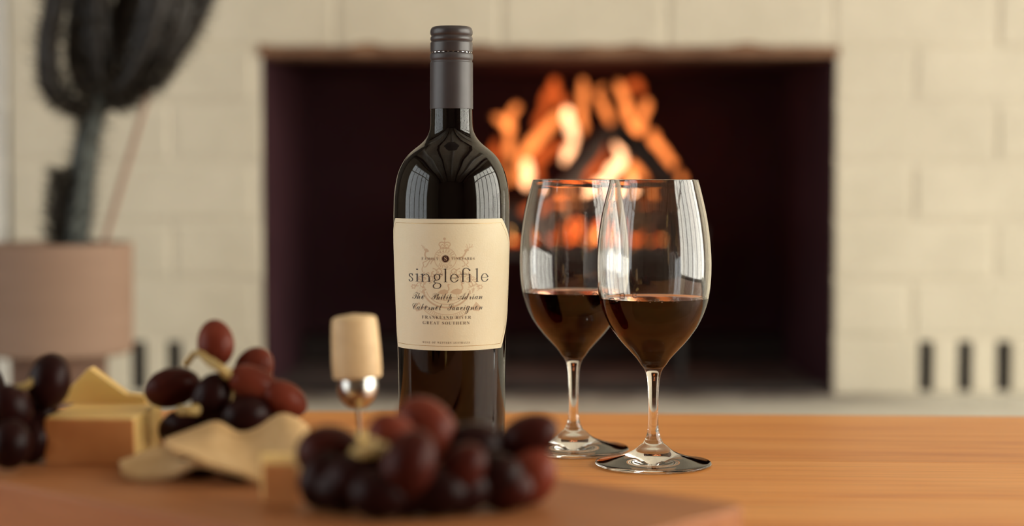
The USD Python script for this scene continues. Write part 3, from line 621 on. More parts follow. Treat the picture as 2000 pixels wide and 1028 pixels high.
GLYPHS = json.loads(r'''{"s":{"A":[172,[[[-12,11,-12,26,-7,36,3,42,12,42,17,40,21,36,22,27,18,21,9,17,1,16,-2,13,-3,8,-1,3,7,-1,16,-2,29,1,42,8,54,17,70,32,64,41,59,53,60,71,69,82,78,85,85,85,96,81,104,74,107,74,146,115,166,132,187,147,199,153,207,154,200,138,189,121,162,67,139,12,143,12,157,18,197,57,207,64,211,65,212,63,197,53,171,24,156,13,141,7,136,7,134,2,103,-2,107,10,90,17,73,29,57,14,42,3,22,-5,5,-5,-1,-3,-8,3],[109,70,116,55,118,47,118,31,119,30,149,79,195,146,179,138,158,121],[77,34,80,29,93,20,108,14,110,15,113,28,113,48,111,57,106,65,99,60],[68,54,71,39,75,38,98,63,102,70,95,74,86,74,79,71,70,61]]]],"C":[164,[[[32,84,33,100,41,117,53,130,61,136,81,146,98,150,120,149,120,146,100,144,79,135,69,128,49,106,42,90,41,78,44,70,49,65,57,62,62,61,65,63,75,81,98,107,119,125,140,139,161,148,173,150,182,149,188,146,192,141,193,138,192,124,185,112,171,97,157,86,135,73,109,63,94,61,87,49,81,31,81,17,83,11,94,3,111,2,126,6,144,17,154,29,157,38,157,48,155,53,146,59,137,59,127,55,122,50,115,37,112,24,108,23,107,31,109,41,116,53,123,59,133,63,149,62,159,54,161,48,161,37,157,27,144,12,128,3,114,-1,93,-1,82,2,72,8,64,16,58,30,58,46,61,58,51,60,42,65,36,72],[98,66,102,65,110,67,128,74,141,82,160,98,177,118,184,134,183,144,179,146,171,146,160,140,149,131,132,114,118,97]]]],"P":[163,[[[21,27,23,35,30,43,38,46,45,46,53,41,54,29,49,24,35,21,33,18,34,11,38,7,52,2,65,3,79,9,94,24,103,38,113,60,105,61,90,56,87,56,87,59,96,63,116,66,129,91,142,109,163,129,180,139,169,144,159,146,130,145,116,142,95,135,71,121,57,107,51,93,51,82,53,77,56,74,65,71,74,72,84,76,99,88,113,108,120,131,123,130,123,108,116,88,112,82,101,72,93,68,81,65,68,65,56,69,50,75,47,82,47,92,51,104,58,114,74,128,99,141,129,149,158,150,173,147,184,142,188,142,204,147,209,146,208,144,200,143,191,139,201,131,207,119,208,113,207,103,200,90,190,81,176,73,165,69,143,65,129,36,110,16,103,11,92,5,77,0,63,-2,46,-1,36,2,25,11,22,17],[146,71,149,70,153,71,168,78,176,85,184,96,190,115,190,126,185,137,178,134,170,126,164,117,152,91]]]],"S":[144,[[[11,19,11,32,13,37,20,44,28,47,35,47,40,45,45,39,45,31,44,28,39,24,24,22,22,20,21,15,24,9,28,6,40,2,51,2,67,8,82,22,89,32,98,50,100,58,88,59,74,65,62,77,58,87,58,103,60,110,67,122,82,136,95,143,110,148,125,150,145,149,145,145,129,145,118,143,95,133,81,120,72,104,70,95,70,83,74,73,80,67,86,64,94,62,102,62,115,90,127,109,141,126,153,137,163,144,178,150,191,149,199,142,201,137,201,124,196,111,189,101,168,82,156,74,133,64,124,44,113,29,104,20,89,9,77,3,63,-1,55,-2,37,-1,21,5,14,12],[136,71,137,70,146,74,162,85,174,96,183,107,193,128,193,139,189,145,183,146,175,144,168,139,160,130,146,104]]]],"T":[148,[[[52,92,58,106,72,123,85,133,106,144,131,150,159,149,188,142,197,142,205,146,209,146,208,141,200,132,188,126,175,127,158,134,138,140,115,141,103,138,82,126,65,109,57,93,56,83,57,79,62,72,67,70,76,71,83,74,97,88,105,102,108,112,109,130,111,130,113,127,116,115,115,95,109,81,101,72,89,65,73,63,64,65,59,68,53,76]],[[17,30,21,39,28,45,34,47,44,46,48,44,51,40,52,36,51,30,46,24,35,23,29,21,28,18,29,11,39,4,49,2,65,3,79,8,89,15,102,30,114,53,120,71,135,99,154,120,160,124,164,123,156,106,148,66,141,46,131,30,113,13,98,5,86,1,66,-2,44,-1,29,4,21,11,17,21]]]],"a":[126,[[[9,14,9,26,13,38,23,51,40,65,58,73,73,74,81,71,87,63,92,72,115,74,84,9,85,5,89,5,103,17,105,13,94,3,81,-2,70,0,67,2,64,8,64,21,50,6,37,-1,23,-1,17,2,12,7],[26,8,28,2,34,2,41,5,49,11,65,28,74,40,81,53,82,62,79,67,73,69,69,68,56,57,34,27,27,12]]]],"b":[110,[[[15,44,42,73,81,137,85,139,106,141,106,138,102,134,50,47,33,14,30,5,33,2,44,4,54,9,66,19,66,22,61,30,60,37,61,46,69,63,78,72,82,74,88,74,92,71,94,66,94,53,87,36,75,23,80,22,89,25,92,28,94,28,95,24,81,18,69,18,58,7,47,1,36,-2,25,-1,17,7,16,20,20,33,30,51,28,51,18,41],[65,39,67,27,70,25,75,28,85,42,86,51,85,54,78,55,69,49]]]],"d":[144,[[[8,13,8,27,10,34,18,47,29,58,51,71,62,74,72,74,78,72,83,67,84,62,86,62,127,138,151,141,149,135,85,22,80,10,79,5,81,3,84,3,90,5,105,17,111,25,113,25,115,21,106,12,89,0,75,-2,67,1,63,7,63,22,48,6,35,-1,22,-1,17,1,12,5],[25,9,28,2,32,2,40,5,50,13,63,27,76,45,80,53,81,61,78,67,72,69,66,67,50,51,29,20]]]],"e":[123,[[[16,43,16,45,21,51,44,76,53,83,72,93,84,96,100,96,108,92,111,87,112,74,109,65,97,50,79,39,62,33,49,31,45,17,45,10,47,4,51,2,57,2,64,4,83,16,91,25,95,23,95,21,92,18,80,8,66,0,60,-2,43,-2,31,4,26,10,22,20,21,32,24,44,22,44,20,41],[53,38,56,37,68,42,86,57,93,67,98,80,99,86,97,91,89,92,83,89,76,82,66,67]]]],"g":[151,[[[-18,-75,-18,-66,-14,-57,1,-41,30,-21,64,-5,70,5,70,10,65,5,56,0,50,-2,37,-2,31,1,25,10,22,23,22,30,28,46,26,47,21,41,19,41,17,44,30,57,40,71,51,82,61,89,77,95,94,95,99,93,104,88,106,79,116,93,144,93,143,89,97,9,99,9,103,11,118,25,120,25,122,21,108,9,91,-1,70,-43,55,-65,36,-83,26,-89,14,-93,-2,-93,-7,-91,-14,-84],[41,5,43,3,51,3,60,7,73,20,80,30,93,54,99,70,100,84,97,89,91,90,82,86,71,74,61,59,43,22,40,12],[-6,-83,-4,-87,0,-89,8,-89,18,-85,26,-77,46,-43,60,-15,60,-12,31,-28,14,-41,3,-52,-4,-62,-7,-71]]]],"h":[129,[[[3,-1,7,9,30,51,28,51,18,41,16,41,14,44,30,59,39,70,76,138,99,141,94,129,92,128,43,33,45,32,76,65,89,73,97,74,102,72,107,66,108,48,103,36,85,14,82,6,86,5,91,7,104,17,111,25,114,23,114,21,97,5,85,-1,75,-1,67,7,66,24,67,28,79,48,92,64,93,69,89,69,81,64,57,40,27,0]]]],"i":[78,[[[55,94,56,104,60,108,64,110,73,110,77,106,78,99,76,94,72,90,60,89]],[[14,9,14,19,17,28,28,48,26,49,19,41,15,42,14,44,33,61,42,72,67,74,63,64,43,30,32,5,36,4,41,6,61,25,64,24,65,21,46,4,32,-2,20,0,16,4]]]],"l":[94,[[[14,43,40,71,79,136,85,139,103,140,101,134,39,23,34,12,33,5,37,4,46,9,62,25,66,22,50,6,41,0,34,-2,25,-1,21,1,17,6,16,20,20,32,30,52,28,52,18,41]]]],"n":[138,[[[2,-2,32,42,37,51,38,57,36,58,33,57,18,41,16,41,14,45,34,65,42,71,52,74,58,70,60,66,59,42,80,63,96,73,107,74,115,68,118,60,118,51,116,44,109,31,93,12,92,6,96,5,101,7,109,13,120,25,124,23,124,21,104,3,96,-1,84,-1,76,6,74,12,74,23,78,34,102,64,102,68,97,68,81,58,63,40,34,0]]]],"o":[127,[[[8,39,30,66,41,77,54,87,65,93,75,96,90,96,101,91,106,84,108,70,105,57,95,35,87,23,83,20,83,18,85,17,96,23,104,30,105,33,108,31,107,27,92,15,84,12,75,11,69,5,58,-1,39,-2,27,4,21,12,18,21,18,38,20,44,18,44,12,36],[40,13,41,5,45,2,55,3,66,10,66,13,64,14,64,22,67,26,73,29,82,29,93,50,98,67,99,81,98,86,95,89,92,90,83,89,73,80,67,72,46,34,41,19]]]],"p":[126,[[[-34,-68,29,49,27,50,19,41,17,41,15,45,22,50,38,69,70,127,94,130,57,58,59,57,67,65,79,72,86,74,97,72,100,69,103,62,102,48,96,35,76,10,75,5,79,4,85,6,96,14,106,25,109,24,110,21,94,6,82,-1,72,-2,65,1,61,5,58,12,59,25,65,36,78,53,84,58,88,66,86,68,83,68,77,66,65,57,55,47,42,30,-9,-64,-11,-66]]]],"r":[92,[[[15,43,15,45,33,62,37,78,41,79,42,72,44,68,65,65,73,61,76,56,76,51,73,44,49,12,48,5,52,5,59,9,72,21,74,25,78,23,78,21,59,3,46,-2,38,-1,33,2,29,9,29,23,33,33,41,45,57,60,37,60,21,43,18,41]]]],"t":[102,[[[14,43,34,62,43,73,80,135,104,136,102,130,87,106,88,105,103,105,102,100,84,100,81,98,41,28,34,10,34,4,36,4,43,7,63,25,66,23,66,21,52,8,42,1,37,-1,26,-1,22,1,17,8,17,22,30,51,28,51,18,41]]]],"u":[130,[[[13,13,16,27,28,48,26,49,18,41,15,42,15,45,17,45,43,72,69,74,64,63,36,17,33,9,35,6,42,9,57,24,71,42,90,72,119,74,92,26,85,12,84,6,90,6,106,18,112,25,116,23,116,21,93,2,85,-1,75,-1,67,4,64,12,64,17,67,27,71,34,70,35,67,33,56,17,43,4,36,0,23,-1,19,1,16,4]]]],"v":[112,[[[17,43,17,45,25,55,41,71,48,74,56,72,60,64,59,50,53,36,35,7,35,4,38,2,46,3,57,7,73,20,67,31,67,42,69,50,76,63,84,71,88,73,96,73,99,71,101,67,101,56,99,49,91,35,82,24,86,23,92,25,97,29,100,27,100,25,91,20,76,19,64,7,51,0,47,-1,30,0,23,5,20,11,19,19,21,28,26,38,34,48,37,56,34,57,21,41],[72,32,76,25,84,33,94,49,94,55,93,57,85,56,77,50,72,39]]]]},"b":{"A":[156,[[[-2,1,-2,6,3,6,8,8,12,13,18,24,73,163,74,165,79,165,136,30,146,11,153,6,157,6,157,1,83,1,84,6,95,7,99,9,102,13,101,24,92,47,90,48,37,48,34,44,26,23,26,13,32,7,45,5,45,1],[60,110,40,57,42,56,85,56,87,57,87,60,64,113,62,113]]]],"D":[177,[[[6,158,6,162,98,161,122,155,142,143,153,131,160,118,166,94,166,68,164,56,160,43,149,25,135,13,125,8,108,3,93,1,8,1,8,5,21,8,25,12,27,18,27,143,25,150,20,155,16,157],[65,18,67,11,73,8,89,8,104,14,116,27,121,38,125,56,126,99,123,118,119,130,114,139,104,149,97,153,84,156,76,156,69,154,66,151,64,144]]]],"E":[158,[[[6,1,6,5,17,6,22,8,27,16,28,22,28,140,24,153,19,156,7,158,7,162,141,162,141,115,138,115,135,129,129,140,118,149,106,153,91,155,75,155,70,154,66,151,64,143,65,87,77,87,90,92,96,98,100,106,104,122,108,122,108,43,104,43,103,45,103,52,100,63,91,75,78,80,65,80,64,78,64,21,66,14,70,10,74,9,95,9,111,12,128,20,137,30,144,41,147,49,152,50,143,1]]]],"F":[144,[[[6,158,6,162,140,161,139,115,136,115,135,117,132,131,127,140,120,147,113,151,94,155,73,155,68,154,64,148,64,89,65,87,79,88,88,92,98,104,102,122,107,123,107,43,103,43,102,45,99,62,90,75,83,79,74,81,65,81,64,79,64,23,66,14,72,8,78,6,91,5,91,1,7,1,7,5,9,6,14,6,22,9,27,19,28,137,27,145,23,153,16,156]]]],"G":[181,[[[11,70,11,93,14,108,18,119,30,138,39,147,49,154,61,160,81,165,102,165,117,162,134,155,141,155,148,160,150,165,155,165,155,111,150,112,145,125,137,137,125,149,119,153,104,159,88,159,80,157,72,153,63,142,55,123,51,95,51,69,56,39,62,25,67,18,74,11,83,6,90,4,107,4,116,7,120,11,123,18,123,53,121,59,117,63,112,65,99,66,100,70,178,70,178,66,165,64,159,56,158,11,152,8,125,0,98,-3,75,-1,56,5,41,14,25,31,17,46]]]],"H":[187,[[[7,158,7,162,85,162,85,158,71,155,65,148,64,142,64,90,66,89,121,89,123,91,123,145,118,154,110,157,104,157,102,158,102,162,180,162,180,158,178,157,167,155,162,150,160,144,160,20,163,12,166,8,180,5,180,1,102,1,102,5,111,6,117,8,121,13,123,20,123,78,121,80,66,80,64,79,64,22,65,17,70,9,77,6,85,5,85,1,7,1,7,5,18,7,25,13,28,26,28,139,26,148,22,154]]]],"I":[93,[[[6,158,6,162,86,162,86,158,71,155,66,150,64,143,64,24,65,17,70,9,80,6,85,6,87,5,87,1,6,1,6,5,8,6,13,6,23,10,27,17,28,22,28,144,23,154,16,157]]]],"K":[182,[[[7,158,7,162,86,161,86,158,70,154,65,147,64,86,66,84,123,141,125,145,125,152,117,157,105,158,105,162,172,162,173,158,158,156,140,146,96,104,96,102,166,14,177,6,185,5,185,1,101,1,101,5,109,5,117,7,120,10,120,15,109,31,75,74,71,77,64,70,65,17,70,9,77,6,86,5,86,1,7,1,7,5,18,7,24,10,26,14,28,23,28,141,26,149,20,155]]]],"L":[152,[[[7,158,7,162,88,162,88,158,76,157,71,155,66,150,64,143,64,22,65,16,69,11,75,9,95,9,116,14,131,25,139,36,147,54,151,54,143,1,7,1,7,5,18,7,25,13,28,26,27,146,20,155]]]],"M":[227,[[[6,158,6,162,65,162,109,57,111,53,113,52,118,58,161,161,219,162,220,158,210,156,202,151,199,140,199,23,202,11,207,7,219,5,219,1,142,1,142,5,156,8,161,13,163,19,163,137,161,139,159,138,156,131,102,1,97,1,96,3,41,135,37,136,37,19,39,13,44,8,49,6,59,5,59,1,6,1,6,5,14,6,22,9,27,17,28,23,28,143,26,150,21,155]]]],"N":[176,[[[7,158,8,162,55,162,134,65,139,61,141,63,140,146,135,154,119,158,119,161,170,162,170,158,156,155,152,150,150,143,150,-3,145,-3,141,1,45,119,39,124,37,122,37,22,38,16,43,8,49,6,59,5,59,1,7,1,7,5,17,6,22,8,27,15,28,20,28,139,23,146,14,156]]]],"O":[188,[[[11,71,11,92,13,103,17,115,25,130,36,143,49,153,68,162,81,165,96,166,113,164,126,160,144,150,157,138,165,127,173,110,176,98,176,65,171,48,163,33,152,20,136,8,123,2,108,-2,86,-3,74,-1,59,4,45,12,29,27,21,39,14,56],[51,99,53,49,60,27,69,14,78,7,92,3,104,4,115,9,125,20,131,33,136,59,137,76,136,102,130,130,121,146,111,155,100,159,81,158,73,154,62,142,56,128,52,108]]]],"R":[169,[[[7,158,7,162,99,161,124,155,138,146,146,134,148,126,148,114,146,106,137,93,130,88,115,82,113,77,157,12,164,6,171,5,171,1,122,1,75,74,71,77,65,77,64,75,64,21,66,14,69,9,77,6,85,5,85,1,7,1,7,5,18,7,25,13,28,26,28,139,26,148,22,154],[64,85,66,83,83,83,91,85,99,89,104,95,107,101,109,110,108,136,102,148,91,154,73,155,68,153,65,149,64,144]]]],"S":[139,[[[16,55,22,55,27,36,36,20,43,13,53,7,67,4,80,5,89,9,97,16,100,24,101,33,99,42,96,47,82,58,44,77,29,90,21,103,19,111,19,127,22,138,27,147,37,157,46,162,56,165,67,166,83,164,103,158,109,158,114,161,116,166,120,166,120,115,116,115,111,130,104,141,93,152,82,158,73,160,65,160,56,158,45,149,42,141,43,127,45,123,53,115,103,90,111,84,123,70,127,57,127,38,124,28,118,18,103,5,87,-1,72,-3,56,-2,35,5,27,5,22,1,21,-3,16,-3]]]],"T":[151,[[[5,162,146,161,145,114,141,115,140,125,135,137,124,149,109,155,95,156,93,155,93,22,95,14,99,8,105,6,116,5,116,1,34,1,34,5,47,7,54,12,57,24,57,155,55,156,41,155,27,149,16,137,11,125,10,116,5,115]]]],"U":[176,[[[6,158,6,162,85,162,85,158,83,157,77,157,69,154,64,146,64,38,68,23,76,13,86,8,105,7,122,12,132,20,138,32,141,46,141,143,139,149,134,154,130,156,118,158,118,161,168,162,167,157,158,155,152,149,150,142,149,45,144,26,139,17,132,9,123,3,112,-1,85,-4,67,-2,57,1,47,6,37,16,30,31,27,48,27,143,22,153,17,156]]]],"V":[153,[[[-3,157,-4,162,74,162,74,158,60,156,54,152,54,141,90,53,92,52,95,54,97,59,128,144,126,154,122,156,108,158,108,162,157,162,157,158,148,156,141,149,135,137,81,-4,76,-3,13,145,6,154]]]],"W":[218,[[[-5,158,-4,162,64,161,64,158,56,157,50,152,49,143,77,58,80,56,83,59,108,124,105,139,100,151,93,156,83,158,83,162,156,162,156,158,147,157,143,155,139,147,167,62,169,61,172,63,197,141,197,149,195,153,191,156,181,158,181,162,222,162,221,157,215,155,211,151,205,139,159,-2,153,-2,116,106,113,109,109,105,69,1,67,-3,62,-3,11,146,5,155]]]],"Y":[152,[[[-3,157,-4,162,73,162,72,157,62,157,57,155,55,152,55,145,86,83,89,81,92,83,122,133,125,140,126,146,124,153,116,157,107,157,106,161,156,162,156,157,147,154,137,143,95,74,95,21,96,16,102,8,116,5,116,1,37,1,37,5,51,8,57,15,58,65,15,144,5,155]]]]}}''')
def poly_of(data):
    ps = []
    for rings in data:
        rr = [list(zip(r[0::2], r[1::2])) for r in rings]
        ps.append(Polygon(rr[0], rr[1:]).buffer(0))
    return ps
def tri(poly): return [g for g in getattr(poly, 'geoms', [poly]) if g.geom_type == 'Polygon' and g.area > 0]
def to_label(shape):
    """a shape in picture pixels -> on the unrolled label"""
    out = []
    for g in tri(shape):
        g = g.segmentize(4.0)
        rings = [[unwrap(x, y) for x, y in r.coords] for r in (g.exterior, *g.interiors)]
        out.append(Polygon(rings[0], rings[1:]).buffer(0))
    return union_all(out)
def words(text, kind, x0, x1, base, cap, spacing=0.0, wordgap=None, thin=0.0):
    """lettering in picture pixels: from x0 to x1 on the row base, capitals cap pixels tall"""
    G = GLYPHS[kind]; pen, ps = 0.0, []
    for ch in text:
        if ch == ' ': pen += wordgap if wordgap else 75; continue
        adv, data = G[ch]
        ps += [affinity.translate(p, pen, 0) for p in poly_of(data)]
        pen += adv + spacing
    sh = union_all(ps)
    if thin: sh = sh.buffer(-thin)
    a, _, b, _ = sh.bounds
    k = (x1 - x0)/(b - a); ky = cap/160.0
    return affinity.affine_transform(sh, [k, 0, 0, -ky, x0 - a*k, base])
def px5(x, y): return 780 + x/4.895, 440 + y/4.895
def text(name, sh, m, lift=0.0, label=None):
    put('lettering', sheet(to_label(sh), LIFT + .00003 + lift, .002), m, lb, smooth=True, label=label)
# the large word, drawn with a broad upright pen
def pen(paths, wide, thin):
    """strokes with a pen 'wide' across and 'thin' high (enlarged picture pixels)"""
    k = thin/wide; gs = []
    for p in paths:
        p = spline(p, max(12, 10*len(p))) if len(p) > 2 else np.array(p, float)
        gs.append(LineString([(x*k, y) for x, y in p]).buffer(thin/2, quad_segs=6))
    return affinity.scale(union_all(gs), 1/k, 1, origin=(0, 0))
H = 3.4   # hairline
def hair(paths, t=H): return union_all([LineString(spline(p, 30) if len(p) > 2 else p).buffer(t/2) for p in paths])
B, XH, AS = 546, 470, 418
def stem(x, top, bot=B): return sbox(x - 6.2, top, x + 6.2, bot)
def foot(x, w=17): return sbox(x - w, B - 2.6, x + w, B + .4)
def flag(x, y): return Polygon([(x - 19, y + 7), (x - 17, y + 4), (x + 5.2, y - 3), (x + 5.2, y + 8), (x - 5.2, y + 8)])
G = []
# s
G += [pen([[(128, 487), (122, 474), (112, 470), (101, 476), (98, 487), (104, 499), (118, 509), (128, 522), (126, 537), (113, 546), (101, 543), (96, 530)]], 9.0, 4.4), sbox(126, 470, 129, 492), sbox(94.5, 525, 97.5, 546)]
# i
G += [stem(172, XH), flag(172, XH), foot(172), Point(171, 428).buffer(8.2)]
# n
G += [stem(222, XH), flag(222, XH), foot(222), stem(286, 500), foot(286), pen([[(224, 494), (234, 480), (250, 472), (268, 473), (280, 484), (285.5, 502)]], 9.6, 4.6)]
# g
G += [pen([[(362, 470), (345, 474), (336, 492), (338, 514), (350, 526), (366, 526), (380, 518), (386, 497), (381, 478), (362, 470)]], 11.0, 4.0)]
G += [pen([[(350, 526), (337, 533), (332, 543), (340, 551), (362, 555), (386, 561), (396, 576), (390, 596), (372, 606), (348, 607), (330, 599), (325, 585), (332, 570), (347, 557)]], 10.0, 4.8), pen([[(381, 480), (390, 471), (402, 470), (408, 477)]], 7.0, 4.5)]
# l
G += [stem(441, AS), flag(441, AS), foot(441)]
# e
G += [pen([[(494, 506), (558, 504), (552, 485), (537, 472), (520, 470), (501, 480), (491, 503), (494, 526), (510, 543), (530, 546), (548, 538), (560, 523)]], 10.2, 4.2)]
# fi
G += [stem(607, 440), foot(607), pen([[(607, 448), (609, 430), (620, 417), (640, 413), (660, 420), (668, 431)]], 10.0, 4.8), Point(671, 433).buffer(7.5), sbox(583, XH - 1, 671, XH + 2.8), stem(671, XH), foot(671)]
# l
G += [stem(741, AS), flag(741, AS), foot(741)]
# e
G += [pen([[(785, 506), (841, 504), (836, 485), (824, 472), (809, 470), (794, 480), (784, 503), (787, 526), (801, 543), (818, 546), (833, 538), (844, 523)]], 9.8, 4.2)]
word = affinity.affine_transform(union_all(G), [1/4.895, 0, 0, 1/4.895, 780, 440])
text('name', word, M['ink'], label='large dark serif wordmark across the label')
def line5(txt, kind, xa, xb, base, cap, m, spacing=0, wordgap=None, thin=0.0, label=None):
    x0, y0 = px5(xa, base); x1, _ = px5(xb, base)
    text(txt, words(txt, kind, x0, x1, y0, cap/4.895, spacing, wordgap, thin), m, label=label)
line5('FAMILY', 'b', 214, 374, 335, 24, M['ink_soft'], spacing=70, thin=1.5)
line5('VINEYARDS', 'b', 500, 717, 333, 24, M['ink_soft'], spacing=40, thin=1.5)
line5('The Philip Adrian', 's', 126, 792, 714, 66, M['ink'], wordgap=190, thin=0.7, label='script lettering on the label')
line5('Cabernet Sauvignon', 's', 126, 792, 816, 66, M['ink'], wordgap=170, thin=0.7, label='script lettering on the label')
line5('FRANKLAND RIVER', 'b', 216, 684, 900, 29, M['ink_soft'], spacing=28, wordgap=110, thin=1.8)
line5('GREAT SOUTHERN', 'b', 224, 670, 954, 29, M['ink_soft'], spacing=28, wordgap=110, thin=1.8)
x0, x1 = 760 + 231/3.544, 760 + 560/3.544
text('w', words('WINE OF WESTERN AUSTRALIA', 'b', x0, x1, 410 + 930/3.544, 13/3.544, spacing=60, wordgap=130, thin=0.0), M['ink_pale'])

# ---- pale crest behind the lettering (enlarged picture pixels)
def arc(cx, cy, rx, ry, a0, a1, n=30):
    return [(cx + rx*math.cos(math.radians(a)), cy - ry*math.sin(math.radians(a))) for a in np.linspace(a0, a1, n)]
def L(p, t): return LineString(p).buffer(t/2)
def S(p, t): return LineString(spline(p, 12*len(p))).buffer(t/2)
crest = []
# crown
crest += [Point(432, 131).buffer(13), S([(392, 205), (380, 188), (384, 172), (402, 163), (426, 168), (433, 182)], 9), S([(474, 205), (487, 188), (482, 172), (464, 163), (441, 168), (433, 182)], 9), L([(433, 150), (433, 205)], 9),
          Polygon([(388, 208), (478, 208), (476, 228), (390, 228)]).difference(union_all([Point(405, 218).buffer(4.5), Point(433, 218).buffer(5), Point(461, 218).buffer(4.5)])), S([(398, 200), (412, 184), (426, 200)], 6), S([(440, 200), (454, 184), (468, 200)], 6)]
# ring and disc
CX, CY = 440, 322
crest += [Point(CX, CY).buffer(106).difference(Point(CX, CY).buffer(101)), Point(CX, CY).buffer(58).difference(Point(CX, CY).buffer(54))]
def ringtext(txt, r, a0, a1, size, flip=False):
    out = []
    for ch, a in zip(txt, np.linspace(a0, a1, len(txt))):
        adv, data = GLYPHS['b'][ch]
        g = union_all(poly_of(data)); g = affinity.translate(g, -adv/2, 0)
        k = size/160.0
        g = affinity.affine_transform(g, [k, 0, 0, -k, 0, size/2])
        g = affinity.rotate(g, (90 - a) if not flip else (-90 - a), origin=(0, 0))
        t = math.radians(a)
        out.append(affinity.translate(g, CX + r*math.cos(t), CY - r*math.sin(t)))
    return out
crest += ringtext('SINGLEFILE', 79, 172, 8, 32) + ringtext('WINES', 79, 232, 308, 32, True)
# stags either side, antlers, necks, forelegs
crest += [S([(245, 236), (232, 218), (212, 193)], 5), S([(252, 236), (240, 212), (226, 200)], 4), S([(236, 222), (222, 220)], 4), Polygon([(238, 236), (262, 228), (283, 250), (268, 258), (254, 254)]).buffer(3), S([(256, 250), (246, 278), (252, 304), (275, 322), (330, 322)], 15), S([(285, 320), (262, 345), (228, 362), (232, 392), (218, 420), (222, 452)], 8), S([(300, 330), (276, 366), (258, 398), (240, 404)], 8), S([(330, 330), (310, 350), (300, 372)], 9)]
crest += [S([(640, 238), (650, 212), (642, 185)], 5), S([(652, 232), (676, 214), (704, 208)], 5), S([(660, 224), (672, 200), (668, 180)], 4), S([(676, 214), (692, 200), (696, 186)], 4), S([(648, 214), (630, 206)], 4), Polygon([(622, 240), (650, 230), (664, 240), (644, 252), (628, 262)]).buffer(3), S([(640, 246), (628, 272), (612, 296), (590, 310), (550, 318)], 15), S([(600, 312), (640, 330), (656, 360), (640, 380), (660, 402)], 8), S([(580, 325), (618, 352), (626, 384), (600, 398)], 8)]
# mantling: curling leaves around the wordmark
rm = random.Random(17)
for sx in (-1, 1):
    for (x, y, r, a) in ((70, 448, 34, 20), (120, 452, 38, 80), (170, 470, 34, 150), (205, 520, 36, 200), (225, 570, 30, 240), (150, 520, 28, 60), (250, 505, 26, 120), (110, 500, 24, 10)):
        crest.append(S([(CX + 10 + sx*(x + q*math.cos(math.radians(a + w))), y - q*math.sin(math.radians(a + w))) for q, w in ((r, 0), (r*.9, 70), (r*.75, 150), (r*.55, 230), (r*.35, 310), (r*.15, 360))], 8))
        crest.append(S([(CX + 10 + sx*(x + r*.9*math.cos(math.radians(a + 180))), y - r*.9*math.sin(math.radians(a + 180))), (CX + 10 + sx*(x + r*1.3*math.cos(math.radians(a + 200))), y - r*1.2*math.sin(math.radians(a + 200))), (CX + 10 + sx*(x + r*1.35*math.cos(math.radians(a + 230))), y - r*1.5*math.sin(math.radians(a + 230)))], 7))
    for k in range(6):
        a = k*60
        crest.append(Point(CX + 15 + sx*318 + 17*math.cos(math.radians(a)), 596 + 17*math.sin(math.radians(a))).buffer(8))
    crest.append(S([(CX + 15 + sx*300, 585), (CX + 15 + sx*262, 545), (CX + 15 + sx*240, 530)], 7))
for sx in (-1, 1):
    for k in range(26):
        a = rm.uniform(0, 360); q = rm.uniform(6, 14)
        x, y = CX + 14 + sx*rm.uniform(205, 300), rm.uniform(500, 655)
        if abs(y - 540) < 8: continue
        crest.append(affinity.rotate(affinity.scale(Point(x, y).buffer(1), q*1.3, q*.55), a).difference(LineString([(x - q, y), (x + q, y)]).buffer(1.2)))
# shield rim and two water birds
crest += [S(arc(450, 600, 226, 190, 190, 350, 24), 16), S(arc(450, 600, 196, 160, 195, 345, 24), 6)]
def bird(x, y, s):
    return [affinity.translate(affinity.scale(g, s, s, origin=(0, 0)), x, y) for g in (Polygon([(-70, 8), (-40, -16), (0, -26), (34, -14), (42, 6), (20, 24), (-24, 26)]).buffer(4), S([(32, -6), (50, -28), (48, -52), (40, -66), (44, -80)], 13), Point(45, -82).buffer(10), Polygon([(50, -88), (72, -80), (50, -76)]), S([(-6, 26), (-8, 52), (4, 56)], 6), S([(12, 24), (14, 50), (26, 54)], 6))]
crest += bird(430, 640, .85) + bird(556, 636, .95)
crest += [S([(330, 690), (400, 700), (480, 694), (580, 702)], 6), S([(350, 712), (450, 722), (560, 714)], 5)]
# ribbon
rib = Polygon(arc(455, 590, 318, 318, 222, 318, 30) + arc(455, 590, 268, 268, 318, 222, 30))
crest += [rib.difference(rib.buffer(-6)), Polygon([(220, 800), (190, 742), (140, 792), (165, 836), (206, 822)]).difference(Polygon([(212, 800), (190, 760), (158, 794), (172, 822)])), Polygon([(690, 800), (732, 738), (782, 792), (760, 830), (708, 822)])]
for k in range(22):
    a = 230 + k*80/21
    if 262 < a < 280: continue
    c, s = math.cos(math.radians(a)), -math.sin(math.radians(a))
    crest.append(L([(455 + 281*c, 590 + 281*s), (455 + 304*c + rm.uniform(-5, 5), 590 + 304*s)], 6))
cs = affinity.affine_transform(union_all(crest), [1/4.895, 0, 0, 1/4.895, 780, 440]).simplify(.12)
put('crest', sheet(to_label(cs), LIFT - .00004, .002), M['ink_tan'], lb, smooth=True, label='pale tan crest with crown, stags and ribbon')
sx, sy = px5(441, 322)
put('seal', sheet(to_label(Point(sx, sy).buffer(33/4.895)), LIFT + .00002, .0015), M['seal'], lb, smooth=True, label='small round dark brown seal')
put('seal_ring', sheet(to_label(Point(sx, sy).buffer(41/4.895).difference(Point(sx, sy).buffer(35/4.895))), LIFT + .00002, .0015), M['ink_tan'], lb, smooth=True)
sp = poly_of(GLYPHS['b']['S'][1])[0]; adv = GLYPHS['b']['S'][0]; k = 36/4.895/160
sp = affinity.affine_transform(sp, [k, 0, 0, -k, sx - adv/2*k, sy + 17/4.895])
put('seal_letter', sheet(to_label(sp), LIFT + .00005, .0015), M['ink_tan'], lb, smooth=True)

